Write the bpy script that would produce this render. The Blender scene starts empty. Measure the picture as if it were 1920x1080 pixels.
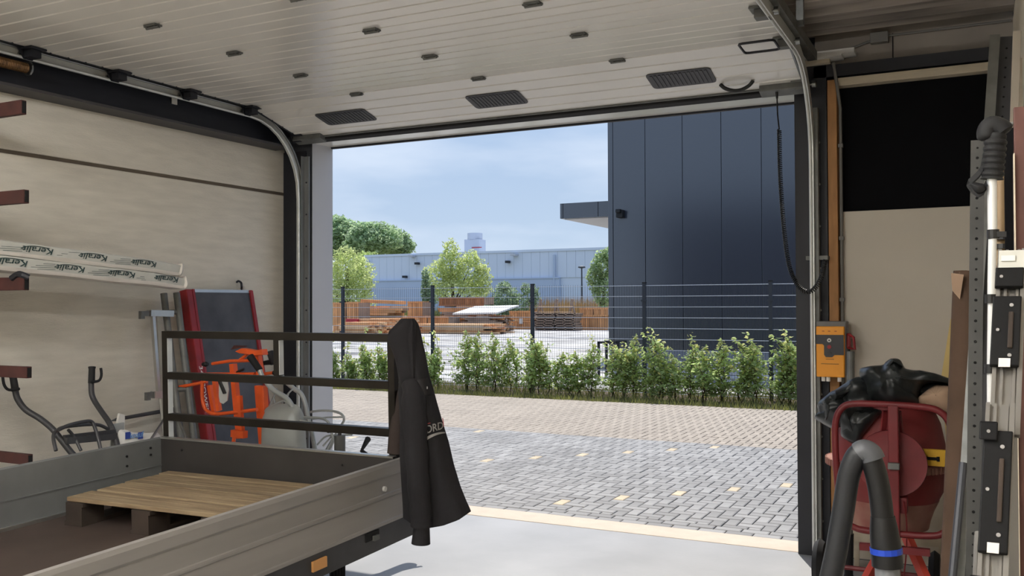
import bpy, math, random
import numpy as np
from mathutils import Vector, Matrix, noise as mnoise
random.seed(7); rng = np.random.default_rng(7)
SC = bpy.context.scene; COL = SC.collection
V = Vector
# ------------------------------------------------------------------ camera, sky, sun, exposure
EYE = V((0, 0, 1.7)); YAW, PIT, ROL, FPX = math.radians(26.797), math.radians(.9763), math.radians(-.212), 1739.0
_f = V((-math.sin(YAW)*math.cos(PIT), math.cos(YAW)*math.cos(PIT), math.sin(PIT)))
_r = V((math.cos(YAW), math.sin(YAW), 0)); _u = _r.cross(_f)
CR = _r*math.cos(ROL)+_u*math.sin(ROL); CU = -_r*math.sin(ROL)+_u*math.cos(ROL); CF = _f
cam = bpy.data.cameras.new('camera'); cam.sensor_width = 36; cam.lens = FPX/1920*36; cam.clip_start = .02; cam.clip_end = 900
cob = bpy.data.objects.new('camera', cam); COL.objects.link(cob); SC.camera = cob
mw = Matrix((CR, CU, -CF)).transposed().to_4x4(); mw.translation = EYE; cob.matrix_world = mw
SUN_E, SUN_P, SKY_S = math.radians(56), 3.4, .88
SDIR = V((-.39*math.cos(SUN_E), .92*math.cos(SUN_E), math.sin(SUN_E))).normalized()
sl = bpy.data.lights.new('sun', 'SUN'); sl.energy = SUN_P; sl.angle = math.radians(.6); sl.color = (1, .95, .87)
so = bpy.data.objects.new('sun', sl); COL.objects.link(so); so.rotation_euler = SDIR.to_track_quat('Z', 'Y').to_euler(); so.location = (-8, 18, 40)
SC.view_settings.view_transform = 'Standard'; SC.view_settings.look = 'None'; SC.view_settings.gamma = 1
SC.view_settings.use_curve_mapping = False; SC.view_settings.exposure = 0.55
W = bpy.data.worlds.new('sky'); SC.world = W; W.use_nodes = True
def sky():
    n = W.node_tree.nodes; l = W.node_tree.links; n.clear()
    o = n.new('ShaderNodeOutputWorld'); b = n.new('ShaderNodeBackground'); b.inputs[1].default_value = SKY_S
    tc = n.new('ShaderNodeTexCoord'); s = n.new('ShaderNodeSeparateXYZ'); l.new(tc.outputs['Generated'], s.inputs[0])
    r = n.new('ShaderNodeValToRGB'); e = r.color_ramp.elements
    e[0].position = 0; e[0].color = (.45, .55, .67, 1); e[1].position = 1; e[1].color = (.30, .45, .78, 1)
    x = e.new(.16); x.color = (.36, .475, .65, 1); x = e.new(.45); x.color = (.42, .54, .78, 1)
    l.new(s.outputs[2], r.inputs[0])
    mp = n.new('ShaderNodeMapping'); mp.inputs['Scale'].default_value = (2.2, 2.2, 9); l.new(tc.outputs['Generated'], mp.inputs[0])
    nz = n.new('ShaderNodeTexNoise'); nz.inputs['Scale'].default_value = 1.6; nz.inputs['Detail'].default_value = 6; nz.inputs['Roughness'].default_value = .5
    l.new(mp.outputs[0], nz.inputs['Vector'])
    cr = n.new('ShaderNodeValToRGB'); c = cr.color_ramp.elements; c[0].position = .42; c[0].color = (0, 0, 0, 1); c[1].position = .75; c[1].color = (.7, .7, .7, 1)
    l.new(nz.outputs[0], cr.inputs[0])
    mx = n.new('ShaderNodeMix'); mx.data_type = 'RGBA'; l.new(cr.outputs[0], mx.inputs[0]); l.new(r.outputs[0], mx.inputs[6]); mx.inputs[7].default_value = (.66, .73, .84, 1)
    l.new(mx.outputs[2], b.inputs[0]); l.new(b.outputs[0], o.inputs[0])
sky()

# ------------------------------------------------------------------ helpers
def ray(px, py): return CR*((px-960)/FPX)+CU*((540-py)/FPX)+CF
def PY(px, py, Y): d = ray(px, py); return EYE+d*(Y/d.y)
def PX(px, py, X): d = ray(px, py); return EYE+d*(X/d.x)
def PZ(px, py, Z): d = ray(px, py); return EYE+d*((Z-1.7)/d.z)
def PD(px, py, D): return EYE+ray(px, py)*D
def lin(c): return tuple(((x/255)/12.92 if x/255 <= .04045 else ((x/255+.055)/1.055)**2.4) for x in c)
MATS = {}
def M(name, rgb, rough=.6, metal=0, var=.12, scale=6, stretch=(1, 1, 1), bump=0, bscale=60, spec=.5, rand=0, dark=None, trans=0, island=0, coat=0, detail=4):
    m = bpy.data.materials.new(name); m.use_nodes = True; MATS[name] = m
    n = m.node_tree.nodes; l = m.node_tree.links; b = n['Principled BSDF']
    b.inputs['Roughness'].default_value = rough; b.inputs['Metallic'].default_value = metal; b.inputs['Specular IOR Level'].default_value = spec
    if coat: b.inputs['Coat Weight'].default_value = coat; b.inputs['Coat Roughness'].default_value = .2
    c = lin(rgb); d = lin(dark) if dark else tuple(x*(1-var*2) for x in c)
    tc = n.new('ShaderNodeTexCoord'); mp = n.new('ShaderNodeMapping'); mp.inputs['Scale'].default_value = stretch; l.new(tc.outputs['Object'], mp.inputs[0])
    nz = n.new('ShaderNodeTexNoise'); nz.inputs['Scale'].default_value = scale; nz.inputs['Detail'].default_value = detail; l.new(mp.outputs[0], nz.inputs['Vector'])
    rp = n.new('ShaderNodeValToRGB'); e = rp.color_ramp.elements; e[0].position = .3; e[0].color = (*d, 1); e[1].position = .7; e[1].color = (*c, 1)
    l.new(nz.outputs[0], rp.inputs[0]); out = rp.outputs[0]
    if rand or island:
        hs = n.new('ShaderNodeHueSaturation')
        if island: src = n.new('ShaderNodeNewGeometry').outputs['Random Per Island']; a = island
        else: src = n.new('ShaderNodeObjectInfo').outputs['Random']; a = rand
        mr = n.new('ShaderNodeMapRange'); mr.inputs[3].default_value = 1-a; mr.inputs[4].default_value = 1+a; l.new(src, mr.inputs[0])
        l.new(mr.outputs[0], hs.inputs['Value']); l.new(out, hs.inputs['Color']); out = hs.outputs[0]
    l.new(out, b.inputs['Base Color'])
    if bump:
        n2 = n.new('ShaderNodeTexNoise'); n2.inputs['Scale'].default_value = bscale; n2.inputs['Detail'].default_value = 3; l.new(mp.outputs[0], n2.inputs['Vector'])
        bp = n.new('ShaderNodeBump'); bp.inputs['Strength'].default_value = bump; bp.inputs['Distance'].default_value = .01; l.new(n2.outputs[0], bp.inputs['Height']); l.new(bp.outputs[0], b.inputs['Normal'])
    if trans:
        tr = n.new('ShaderNodeBsdfTranslucent'); l.new(out, tr.inputs[0]); ms = n.new('ShaderNodeMixShader'); ms.inputs[0].default_value = trans
        l.new(b.outputs[0], ms.inputs[1]); l.new(tr.outputs[0], ms.inputs[2]); l.new(ms.outputs[0], n['Material Output'].inputs[0])
    return m
def emit(name, rgb, s):
    m = bpy.data.materials.new(name); m.use_nodes = True; b = m.node_tree.nodes['Principled BSDF']
    b.inputs['Base Color'].default_value = (.8, .8, .8, 1); b.inputs['Emission Color'].default_value = (*rgb, 1); b.inputs['Emission Strength'].default_value = s; return m

def org(p): return V((0, 0, 0)) if p is None else org(p.parent)+p.location
def tag(o, label=None, cat=None, group=None, kind=None):
    if label: o['label'] = label
    if cat: o['category'] = cat
    if group: o['group'] = group
    if kind: o['kind'] = kind
    return o
def thing(name, loc, label, cat, group=None):
    o = bpy.data.objects.new(name, None); o.empty_display_size = .1; COL.objects.link(o); o.location = V(loc); return tag(o, label, cat, group)
def newobj(name, me, parent=None):
    o = bpy.data.objects.new(name, me); COL.objects.link(o)
    if parent: o.parent = parent
    return o
def copy_tree(o, off=(0, 0, 0), parent=None):
    c = o.copy(); COL.objects.link(c); c.parent = parent
    if parent is None: c.location = o.location+V(off)
    for ch in list(o.children): copy_tree(ch, parent=c)
    return c
class MB:
    def __init__(s, T=None): s.v = []; s.f = []; s.mi = []; s.T = T; s.m = 0
    def add(s, vs, fs):
        k = len(s.v); s.v += [V(x) for x in vs]; s.f += [tuple(i+k for i in f) for f in fs]; s.mi += [s.m]*len(fs); return s
    def box(s, x0, x1, y0, y1, z0, z1):
        return s.add([(x0, y0, z0), (x1, y0, z0), (x1, y1, z0), (x0, y1, z0), (x0, y0, z1), (x1, y0, z1), (x1, y1, z1), (x0, y1, z1)],
                     [(3, 2, 1, 0), (4, 5, 6, 7), (0, 1, 5, 4), (1, 2, 6, 5), (2, 3, 7, 6), (3, 0, 4, 7)])
    def obox(s, c, a, b, d):
        c, a, b, d = V(c), V(a), V(b), V(d)
        return s.add([c-a-b-d, c+a-b-d, c+a+b-d, c-a+b-d, c-a-b+d, c+a-b+d, c+a+b+d, c-a+b+d], [(3, 2, 1, 0), (4, 5, 6, 7), (0, 1, 5, 4), (1, 2, 6, 5), (2, 3, 7, 6), (3, 0, 4, 7)])
    def bar(s, p, q, w, h=None, up=(0, 0, 1)):
        p, q = V(p), V(q); h = h or w; d = q-p; t = d.normalized(); a = t.cross(V(up))
        if a.length < 1e-4: a = t.cross(V((1, 0, 0)))
        a.normalize(); b = a.cross(t); return s.obox((p+q)/2, d/2, a*w/2, b*h/2)
    def tube(s, path, r, n=8, closed=False, cap=True):
        P = [V(p) for p in path]; L = len(P); R = r if isinstance(r, (list, tuple)) else [r]*L
        vs = []; nrm = None
        for i in range(L):
            if closed: t = P[(i+1) % L]-P[i-1]
            else: t = P[min(i+1, L-1)]-P[max(i-1, 0)]
            t = t.normalized() if t.length > 1e-9 else V((0, 0, 1))
            if nrm is None:
                nrm = t.cross(V((0, 0, 1)))
                if nrm.length < 1e-2: nrm = t.cross(V((1, 0, 0)))
            nrm = nrm-t*nrm.dot(t); nrm.normalize(); bi = t.cross(nrm)
            for k in range(n): a = 2*math.pi*k/n; vs.append(P[i]+(nrm*math.cos(a)+bi*math.sin(a))*R[i])
        fs = []
        for i in range(L if closed else L-1):
            j = (i+1) % L
            for k in range(n): fs.append((i*n+k, j*n+k, j*n+(k+1) % n, i*n+(k+1) % n))
        if cap and not closed: fs += [tuple(range(n)), tuple((L-1)*n+k for k in reversed(range(n)))]
        return s.add(vs, fs)
    def lathe(s, prof, c, n=24, ax=(0, 0, 1)):
        c = V(c); ax = V(ax).normalized(); a = ax.orthogonal().normalized(); b = ax.cross(a); vs = []
        for r, z in prof:
            for k in range(n): t = 2*math.pi*k/n; vs.append(c+ax*z+(a*math.cos(t)+b*math.sin(t))*max(r, 1e-4))
        fs = []
        for i in range(len(prof)-1):
            for k in range(n): fs.append((i*n+k, i*n+(k+1) % n, (i+1)*n+(k+1) % n, (i+1)*n+k))
        fs += [tuple(reversed(range(n))), tuple((len(prof)-1)*n+k for k in range(n))]
        return s.add(vs, fs)
    def prism(s, poly, o, u, v, w):
        o, u, v, w = V(o), V(u), V(v), V(w); n = len(poly)
        A = [o+u*x+v*y for x, y in poly]; B = [p+w for p in A]
        return s.add(A+B, [tuple(reversed(range(n))), tuple(range(n, 2*n))]+[(i, (i+1) % n, n+(i+1) % n, n+i) for i in range(n)])
    def grid(s, P, close_u=False):
        R = len(P); C = len(P[0]); vs = [p for row in P for p in row]; fs = []
        for i in range(R-1):
            for k in range(C if close_u else C-1): j = (k+1) % C; fs.append((i*C+k, i*C+j, (i+1)*C+j, (i+1)*C+k))
        return s.add(vs, fs)
    def build(s, name, mats, parent=None, smooth=0, bevel=0, kind=None, label=None):
        o0 = org(parent); me = bpy.data.meshes.new(name)
        vs = s.v if s.T is None else [s.T @ p for p in s.v]
        me.from_pydata([tuple(p-o0) for p in vs], [], s.f)
        for m in (mats if isinstance(mats, (list, tuple)) else [mats]): me.materials.append(m)
        if len(me.materials) > 1: me.polygons.foreach_set('material_index', s.mi)
        if smooth:
            me.polygons.foreach_set('use_smooth', [True]*len(me.polygons))
            try: me.set_sharp_from_angle(angle=math.radians(smooth))
            except Exception: pass
        me.update(); o = newobj(name, me, parent)
        if bevel: md = o.modifiers.new('bevel', 'BEVEL'); md.width = bevel; md.segments = 2; md.limit_method = 'ANGLE'
        if kind: o['kind'] = kind
        if label: o['label'] = label
        return o
def smooth_path(P, k=5, closed=False):
    P = [V(p) for p in P]; out = []; L = len(P)
    for i in range(L if closed else L-1):
        g = (lambda j: P[j % L]) if closed else (lambda j: P[min(max(j, 0), L-1)])
        a, b, c, d = g(i-1), g(i), g(i+1), g(i+2)
        for j in range(k):
            t = j/k; out.append(.5*((2*b)+(c-a)*t+(2*a-5*b+4*c-d)*t*t+(3*b-a-3*c+d)*t**3))
    if not closed: out.append(P[-1])
    return out
def text_obj(txt, o, u, v, size, mat, parent, name='lettering', bold=0, shear=0, flatw=None):
    cu = bpy.data.curves.new('txt', 'FONT'); cu.body = txt; cu.size = size; cu.offset = bold; cu.shear = shear; cu.extrude = .0006; cu.resolution_u = 3
    t = bpy.data.objects.new('txt', cu); COL.objects.link(t); dg = bpy.context.evaluated_depsgraph_get(); dg.update()
    me = bpy.data.meshes.new_from_object(t.evaluated_get(dg)); bpy.data.objects.remove(t); me.name = name
    u, v = V(u).normalized(), V(v).normalized(); w = u.cross(v); o = V(o)-org(parent)
    xs = [q.co.x for q in me.vertices]; k = (flatw/(max(xs)-min(xs))) if flatw else 1
    for q in me.vertices: q.co = o+u*(q.co.x*k)+v*q.co.y+w*q.co.z
    me.materials.clear(); me.materials.append(mat); return newobj(name, me, parent)
def blob(outline, cen, nrm, thick, folds=.0, seed=0, K=7, back=.6, N=56):
    """closed cloth heap: a star shaped outline (world points) swollen about its centre"""
    O = smooth_path(outline, 6, True); L = len(O); cen = V(cen); nrm = V(nrm).normalized()
    # resample
    O = [O[int(i*L/N) % L] for i in range(N)]
    mb = MB(); rows = []
    for sgn in (1, -1):
        for k in range(K+1):
            q = k/K if sgn > 0 else 1-k/K
            if sgn < 0 and k == 0: continue
            row = []
            for i in range(N):
                p = cen.lerp(O[i], max(q, .02)); h = math.sqrt(max(0, 1-q**2.2))*thick*(1 if sgn > 0 else -back)
                if folds:
                    e = mnoise.noise(V((p.x*9+seed, p.y*9, p.z*6)))+.5*mnoise.noise(V((p.x*22+seed, p.y*22, p.z*16)))
                    ridge = 1-abs(mnoise.noise(V((p.x*7+p.z*6+seed*3, p.y*7, p.z*3-p.x*3))))*2.4
                    h += (e*.6+ridge*.5+.35*(.3-abs(mnoise.noise(V((p.x*19+seed, p.y*12, p.z*15+seed))))))*folds*(1-q*.45)
                row.append(p+nrm*h)
            rows.append(row)
    return mb.grid(rows, True)

# ------------------------------------------------------------------ materials
concrete_wall = M('wall_concrete', (208, 202, 189), .9, var=.07, scale=7, stretch=(1, .5, 3), bump=.3, bscale=70, detail=12)
floor_mat = M('polished_concrete', (168, 168, 169), .42, var=.10, scale=1.6, bump=.04, bscale=30, detail=8)
sill_mat = M('threshold_concrete', (206, 190, 172), .8, var=.05, scale=8, bump=.2, bscale=80)
white_door = M('cream_door_skin', (230, 227, 220), .18, var=.02, scale=3, spec=1.0, coat=.25)
black_steel = M('dark_painted_steel', (25, 27, 36), .55, var=.1, scale=4)
beam_edge = M('beam_steel', (62, 60, 62), .55, var=.1, scale=4)
galv = M('galvanised_steel', (150, 152, 150), .38, 1, var=.12, scale=14)
galv_lit = M('galvanised_lit', (214, 216, 213), .42, .35, var=.05, scale=12)  # paler copy of galv, caught light and reflection put into the colour
galv_dull = M('dull_galvanised', (124, 125, 122), .6, .6, var=.15, scale=10)
alu_rail = M('rail_aluminium', (124, 122, 118), .42, .8, var=.02, scale=9)
alu = M('aluminium', (190, 190, 186), .35, .9, var=.06, scale=9)
alu_panel = M('anodised_side_panel', (158, 154, 150), .5, .35, var=.06, scale=3, stretch=(4, .3, 4))
front_dark = M('front_panel_grey', (56, 53, 51), .6, .2, var=.12, scale=4)
alu_dark = M('weathered_aluminium', (132, 134, 134), .55, .4, var=.12, scale=3)
rail_black = M('headboard_steel', (62, 59, 56), .42, 1, var=.12, scale=8)
reveal_grey = M('reveal_sheet', (186, 186, 188), .5, var=.03, scale=2)
black_plastic = M('black_plastic', (15, 15, 17), .5, var=.1)
rubber = M('rubber', (17, 17, 19), .75, var=.15)
vent_mat = M('vent_plastic', (62, 62, 66), .5, var=.06)
rust_arm = M('oxide_red_steel', (74, 37, 33), .7, var=.18, scale=12)
hole_black = M('hole_black', (10, 9, 10), .9, var=.0)
orange = M('orange_steel', (232, 92, 32), .45, var=.12, scale=9)
red_steel = M('red_steel', (142, 30, 36), .5, var=.14, scale=8)
mixer_red = M('mixer_red', (132, 40, 41), .65, var=.16, scale=5, dark=(118, 48, 46))
mixer_dust = M('cement_dusted', (160, 124, 108), .85, var=.15, scale=6, dark=(138, 82, 74))
mixer_frame = M('mixer_frame_red', (116, 30, 34), .5, var=.14, scale=8)
black_deck = M('phenolic_deck', (52, 52, 58), .55, var=.2, scale=5, dark=(78, 78, 82), bump=.1)
wood_pallet = M('pallet_wood', (148, 130, 102), .8, var=.22, scale=2.5, stretch=(1.2, 16, 8), rand=.16, dark=(112, 92, 68), detail=8)
wood_dark = M('pallet_block', (58, 47, 39), .85, var=.2, scale=8)
ply_floor = M('trailer_ply', (70, 58, 52), .6, var=.15, scale=5)
wood_lath = M('planed_wood', (206, 194, 172), .7, var=.1, scale=4, stretch=(1, 1, 6))
wood_orange = M('jamb_wood', (176, 128, 80), .7, var=.12, scale=6, stretch=(6, 6, 1))
wood_red = M('mahogany', (88, 52, 44), .6, var=.15, scale=8, stretch=(6, 6, 1))
white_board = M('white_board', (204, 196, 182), .7, var=.04, scale=2)
black_board_shade = M('black_board_shade', (6, 6, 9), .85, var=.05, spec=.15)  # black board, and the painted shade of the doorway and a gap
cream_wall = M('cream_wall', (214, 204, 184), .8, var=.05, scale=3)
grey_panel = M('upper_grey', (136, 128, 120), .8, var=.06, scale=3)
deck_mat = M('roof_deck', (186, 176, 166), .75, var=.3, scale=2.2, stretch=(.35, 3, 1), dark=(96, 90, 86), detail=6)
film = M('wrapped_film', (196, 196, 188), .35, var=.04, scale=12)
film_white = M('white_film', (222, 216, 208), .4, var=.05, scale=12)
ink_green = M('ink_dark_green', (40, 62, 62), .6, var=0)
ink_blue = M('ink_blue', (46, 70, 150), .6, var=0); ink_lblue = M('ink_pale_blue', (110, 150, 200), .6, var=0)
ink_grey = M('ink_grey', (150, 148, 145), .6, var=0); ink_red = M('ink_red', (150, 40, 44), .6, var=0)
jacket_mat = M('charcoal_softshell', (23, 21, 25), .9, var=.12, scale=30, bump=.15, bscale=400)
jacket_yoke = M('black_nylon', (20, 18, 22), .6, var=.1, scale=20)
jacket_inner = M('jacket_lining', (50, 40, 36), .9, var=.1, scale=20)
coat_mat = M('oilskin_black_green', (40, 44, 45), .38, var=.15, scale=8)
sack_mat = M('beige_sack', (190, 160, 134), .8, var=.08, scale=5)
bag_white = M('white_bag', (222, 220, 214), .6, var=.04, scale=9)
paint_grey = M('wheelbarrow_grey', (170, 174, 172), .45, .3, var=.08, scale=5)
dark_tube = M('dark_grey_tube', (70, 70, 72), .5, .3, var=.12, scale=9)
box_orange = M('control_orange', (240, 158, 30), .45, var=.03)
box_grey = M('control_grey', (120, 120, 120), .6, var=.05)
box_lid = M('control_black', (28, 28, 34), .4, var=.05)
lens_amber = M('amber_reflector', (206, 150, 88), .35, var=.06)
cardboard = M('cardboard', (98, 76, 60), .85, var=.12, scale=5)
brass = M('tan_tube', (120, 98, 68), .5, .3, var=.15, scale=7)
blue_tape = M('blue_tape', (30, 70, 190), .5, var=.05)
rusty = M('rusty_spring', (126, 92, 56), .6, .5, var=.3, scale=30)
conduit = M('conduit_grey', (110, 108, 104), .6, var=.06)
paver_grey = M('paver_grey', (158, 156, 154), .85, var=.12, scale=1.1, rand=.17, bump=.2, bscale=150)
paver_grey_i = M('paver_grey_field', (158, 156, 154), .85, var=.12, scale=1.1, island=.17, bump=.2, bscale=150)
paver_tan = M('paver_tan', (206, 188, 160), .85, var=.08, scale=4, rand=.06)
paver_beige = M('paver_beige_road', (172, 160, 146), .88, var=.06, scale=.8, island=.06)
joint_sand = M('joint_sand', (74, 71, 68), .95, var=.15, scale=30)
joint_beige = M('joint_sand_beige', (96, 86, 76), .95, var=.15, scale=30)
soil = M('soil', (104, 88, 70), .95, var=.3, scale=5, bump=.6, bscale=25)
yard_mat = M('yard_slabs', (188, 186, 184), .7, var=.05, scale=.9, stretch=(.42, 2.3, 1), dark=(104, 101, 99), detail=5)
_e = yard_mat.node_tree.nodes['Color Ramp'].color_ramp.elements; _e[0].position = .45; _e[1].position = .51
grass_mat = M('grass', (158, 160, 92), .7, var=.3, scale=3, trans=.35)
leaf_mat = M('hedge_leaf', (204, 224, 150), .4, var=.18, scale=9, trans=.6, island=.45)
leaf_tip = M('young_leaf', (236, 234, 150), .5, var=.2, scale=9, trans=.5, island=.2)
stem_mat = M('stem', (88, 74, 56), .9, var=.2)
tree_mat = M('tree_leaf_hazy', (190, 212, 168), .7, var=.12, scale=.3, trans=.55, island=.3)  # leaves lightened, distance haze put into the colour
willow_mat = M('willow_leaf', (216, 226, 158), .7, var=.12, scale=.4, trans=.6, island=.25)
shrub_mat = M('shrub_leaf', (170, 190, 152), .7, var=.12, scale=.5, trans=.55, island=.3)
navy = M('navy_cladding', (40, 47, 60), .22, 0, var=.03, scale=.4, spec=1.0, coat=1.0)
navy_dark = M('navy_joint', (22, 26, 34), .6, var=.05)
plinth_mat = M('plinth_concrete', (138, 140, 144), .85, var=.05)
soffit_mat = M('soffit_sheet', (206, 204, 200), .7, var=.03)
own_facade = M('own_facade', (58, 60, 66), .6, var=.04, scale=.6)
far_grey = M('far_cladding', (206, 218, 234), .6, var=.03, scale=.1)
far_band = M('far_lower_cladding', (178, 194, 218), .6, var=.04, scale=.2)
far_white = M('tower_sheet', (186, 192, 204), .6, var=.05, scale=.4)
fence_mat = M('fence_anthracite', (58, 64, 72), .5, .2, var=.05)
wire_glint = M('fence_wire_glint', (208, 212, 218), .3, .55, var=.05); wire_v = M('fence_vertical_wire', (62, 68, 76), .5, .3, var=.05)  # anthracite wire; sun glint on the horizontals put into the pale colour
lumber_o = M('lumber_orange', (230, 168, 112), .8, var=.15, scale=1.5, island=.2)
lumber_l = M('lumber_pale', (236, 196, 150), .8, var=.12, scale=1.5, island=.15)
lumber_d = M('lumber_brown', (172, 148, 128), .85, var=.2, scale=1.5, island=.25)
reed_mat = M('reed', (196, 164, 112), .9, var=.15, scale=1, island=.25)
tank_red = M('safety_red', (180, 40, 50), .6, var=.1)
fill_glow = emit('fill_emitter', (1, .985, .96), 145.0)  # glow of the lamps added to brighten the hall

# ------------------------------------------------------------------ room shell
XL, XR, YI, YO, ZC = -5.55, .2, 6.48, 6.76, 3.47
X0, X1, ZL = -5.24, -1.09, 3.13
MB().box(XL-.2, XR+.2, -5, 6.54, -.25, 0).build('floor', floor_mat, kind='structure')
MB().box(X0-.1, X1+.1, 6.54, 6.835, -.2, .004).build('trim_1', sill_mat, kind='structure', bevel=.006)
wl = MB().box(XL-.2, XL-.02, -5, YI+.1, 0, ZC).build('wall_left', concrete_wall, kind='structure')
for za, zb in ((0, 2.675), (2.70, 3.47)):
    MB().box(XL-.02, XL, -5, YI+.05, za, zb).build('concrete_panel', concrete_wall, wl, bevel=.008)
MB().box(XL-.02, XL-.006, -5, YI+.05, 2.675, 2.70).build('joint_seal', M('seal_dark', (92, 82, 70), .9), wl)
wf = MB().box(-14, X0, YI, YO, -.2, 6.3).box(X0, X1, YI, YO, ZL, 6.3).box(X1, 9, 6.62, YO, -.2, 6.3).build('wall_front', own_facade, kind='structure')
MB().box(X0-.004, X0+.004, YI, YO+.004, 0, ZL).build('trim_2', reveal_grey, kind='structure')
MB().box(X0, X1, YI-.02, YO-.02, ZL-.008, ZL+.004).build('trim_3', white_door, kind='structure')
MB().box(X0, X1, YO-.02, YO+.01, ZL-.022, ZL+.05).build('trim_4', black_steel, kind='structure')
MB().box(XR, XR+.2, -5, 6.7, 0, ZC).build('wall_right', cream_wall, kind='structure')
MB().box(XL-.2, XR+.2, -5.2, -5, 0, ZC).build('wall_back', concrete_wall, kind='structure')
ce = MB().box(XL-.2, XR+.2, -5, 6.6, ZC+.05, ZC+.25).build('ceiling', deck_mat, kind='structure')
b = MB()
for k in range(38):
    y = 6.45-k*.3; b.prism([(0, 0), (.05, -.045), (.19, -.045), (.24, 0)], (XL, y-.24, ZC+.05), (0, 1, 0), (0, 0, 1), (XR-XL, 0, 0))
b.build('deck_rib', deck_mat, ce, kind='stuff')
# front wall pieces to the right of the door
MB().box(X1+.1, XR, 6.56, 6.62, 3.30, ZC+.05).build('trim_5', grey_panel, kind='structure')
MB().box(-.5, -.494, 6.55, 6.56, 3.3, ZC).build('trim_6', hole_black, kind='structure')
MB().box(X1+.1, XR, 6.50, 6.62, 3.215, 3.295).build('trim_7', black_steel, kind='structure')
d1 = MB().box(-.84, XR, 6.60, 6.62, 0, 3.16).build('door_1', black_board_shade, kind='structure')  # black sheet painted as the darkness of the doorway
MB().box(-.905, -.845, 6.50, 6.60, 0, 3.195).build('jamb', wood_orange, d1, bevel=.004)
MB().box(-.845, XR, 6.51, 6.60, 3.15, 3.205).build('head_jamb', wood_lath, d1, bevel=.004)
MB().box(-.836, XR-.01, 6.555, 6.575, 0, 2.31).build('cover_board', white_board, d1, bevel=.003)
# steel frame columns and beam
t = thing('steel_column', (-5.4, 6.4, 0), 'dark steel column at the left end of the concrete wall beside the door', 'column')
b = MB(); b.box(-5.55, -5.30, 6.465, 6.484, 0, 3.055)
b.build('flange_profile', black_steel, t)
for px, py in ((515, 318), (513, 398), (516, 558)):
    q = PY(px, py, 6.44); c = MB().obox(q, (.045, 0, 0), (0, .02, 0), (0, 0, .03)).build('wall_clamp', black_plastic, t, bevel=.004)
    MB().tube([q+V((-.075, -.005, 0)), q+V((.0, -.005, 0))], .01, 8).build('bolt', galv_dull, c)
t = thing('steel_column', (-.95, 6.5, 0), 'dark steel column between the right door track and the wooden jamb', 'column')
MB().box(-1.06, -.91, 6.50, 6.515, 0, 3.30).box(-.99, -.975, 6.515, 6.6, 0, 3.30).build('flange_profile', black_steel, t)
MB().box(-1.12, -1.06, 6.5, 6.56, 0, 3.2).build('door_stop', black_steel, t)
t = thing('steel_beam', (-5.45, 3, 3.06), 'dark steel roof beam running along the top of the concrete wall', 'beam')
MB().box(-5.55, -5.35, -4.9, 6.36, 3.06, 3.078).build('lower_flange', beam_edge, t)
MB().box(-5.456, -5.444, -4.9, 6.36, 3.078, 3.44).build('web', black_steel, t)
MB().box(-5.55, -5.35, -4.9, 6.36, 3.44, 3.458).build('upper_flange', black_steel, t)
q = PX(327, 187, -5.436); MB().obox(q, (.004, 0, 0), (0, .025, 0), (0, 0, .035)).build('label_plate', bag_white, t, label='small white plate on the web')
# lamps added out of view behind the camera to brighten the hall
for i, (x, y) in enumerate(((-1.3, .35), (-3.2, .35), (-1.3, -3.0), (-3.2, -3.0))):
    t = thing('fill_light', (x, y, ZC), ('added fill light, right of the pair just behind the raised door', 'added fill light, left of the pair just behind the raised door', 'added fill light, right of the pair deep in the hall', 'added fill light, left of the pair deep in the hall')[i], 'light', 'added fill lights under the ceiling')
    MB().box(x-.06, x+.06, y-1.25, y+1.25, ZC-.06, ZC+.005).build('housing', white_door, t)
    MB().tube([(x, y-1.2, ZC-.085), (x, y+1.2, ZC-.085)], .02, 8).build('fill_tube', fill_glow, t)

# ------------------------------------------------------------------ overhead sectional door
DZ = 3.30; seam = [6.36, 5.72, 5.07, 4.43, 3.78, 3.13, 2.48, 1.83]; dz = [3.135]+[DZ]*7
door = thing('sectional_door', (-3.15, 4.6, DZ), 'cream ribbed overhead door, raised and lying along its ceiling tracks', 'door')
DX0, DX1 = -5.25, -1.03
for i in range(7):
    A = V((0, seam[i], dz[i])); B = V((0, seam[i+1], dz[i+1])); L = (B-A).length; u = (B-A)/L; up = V((0, u.z, -u.y)) if False else V((0, -u.z, u.y))
    if up.z < 0: up = -up
    poly = [(.002, .007), (.008, 0)]; n = 5
    for k in range(1, n):
        s = L*k/n; poly += [(s-.011, 0), (s-.004, .005), (s+.004, .005), (s+.011, 0)]
    poly += [(L-.008, 0), (L-.002, .007), (L-.002, .04), (.002, .04)]
    MB().prism(poly, A+V((DX0, 0, 0)), u, up, V((DX1-DX0, 0, 0))).build('door_section', white_door, door)
def on_bottom(x, s, off=0):
    A = V((x, seam[0], dz[0])); B = V((x, seam[1], dz[1])); u = (B-A).normalized(); up = V((0, -u.z, u.y));
    if up.z < 0: up = -up
    return A+u*s-up*off, u, up
for j in range(1, 6):
    for x in (-4.2, -3.145, -2.105):
        c = V((x, seam[j], DZ-.006)); h = MB().box(x-.045, x+.045, c.y-.028, c.y+.028, c.z-.005, c.z+.005).box(x-.06, x-.045, c.y-.012, c.y+.03, c.z-.006, c.z+.004)
        h.tube([(x-.05, c.y, c.z-.010), (x+.05, c.y, c.z-.010)], .009, 8)
        for dx in (-.03, .03):
            for dy in (-.019, .019): h.lathe([(.006, 0), (.006, .006)], (x+dx, c.y+dy, c.z-.011), 6)
        h.build('hinge', galv_dull, door)
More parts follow.
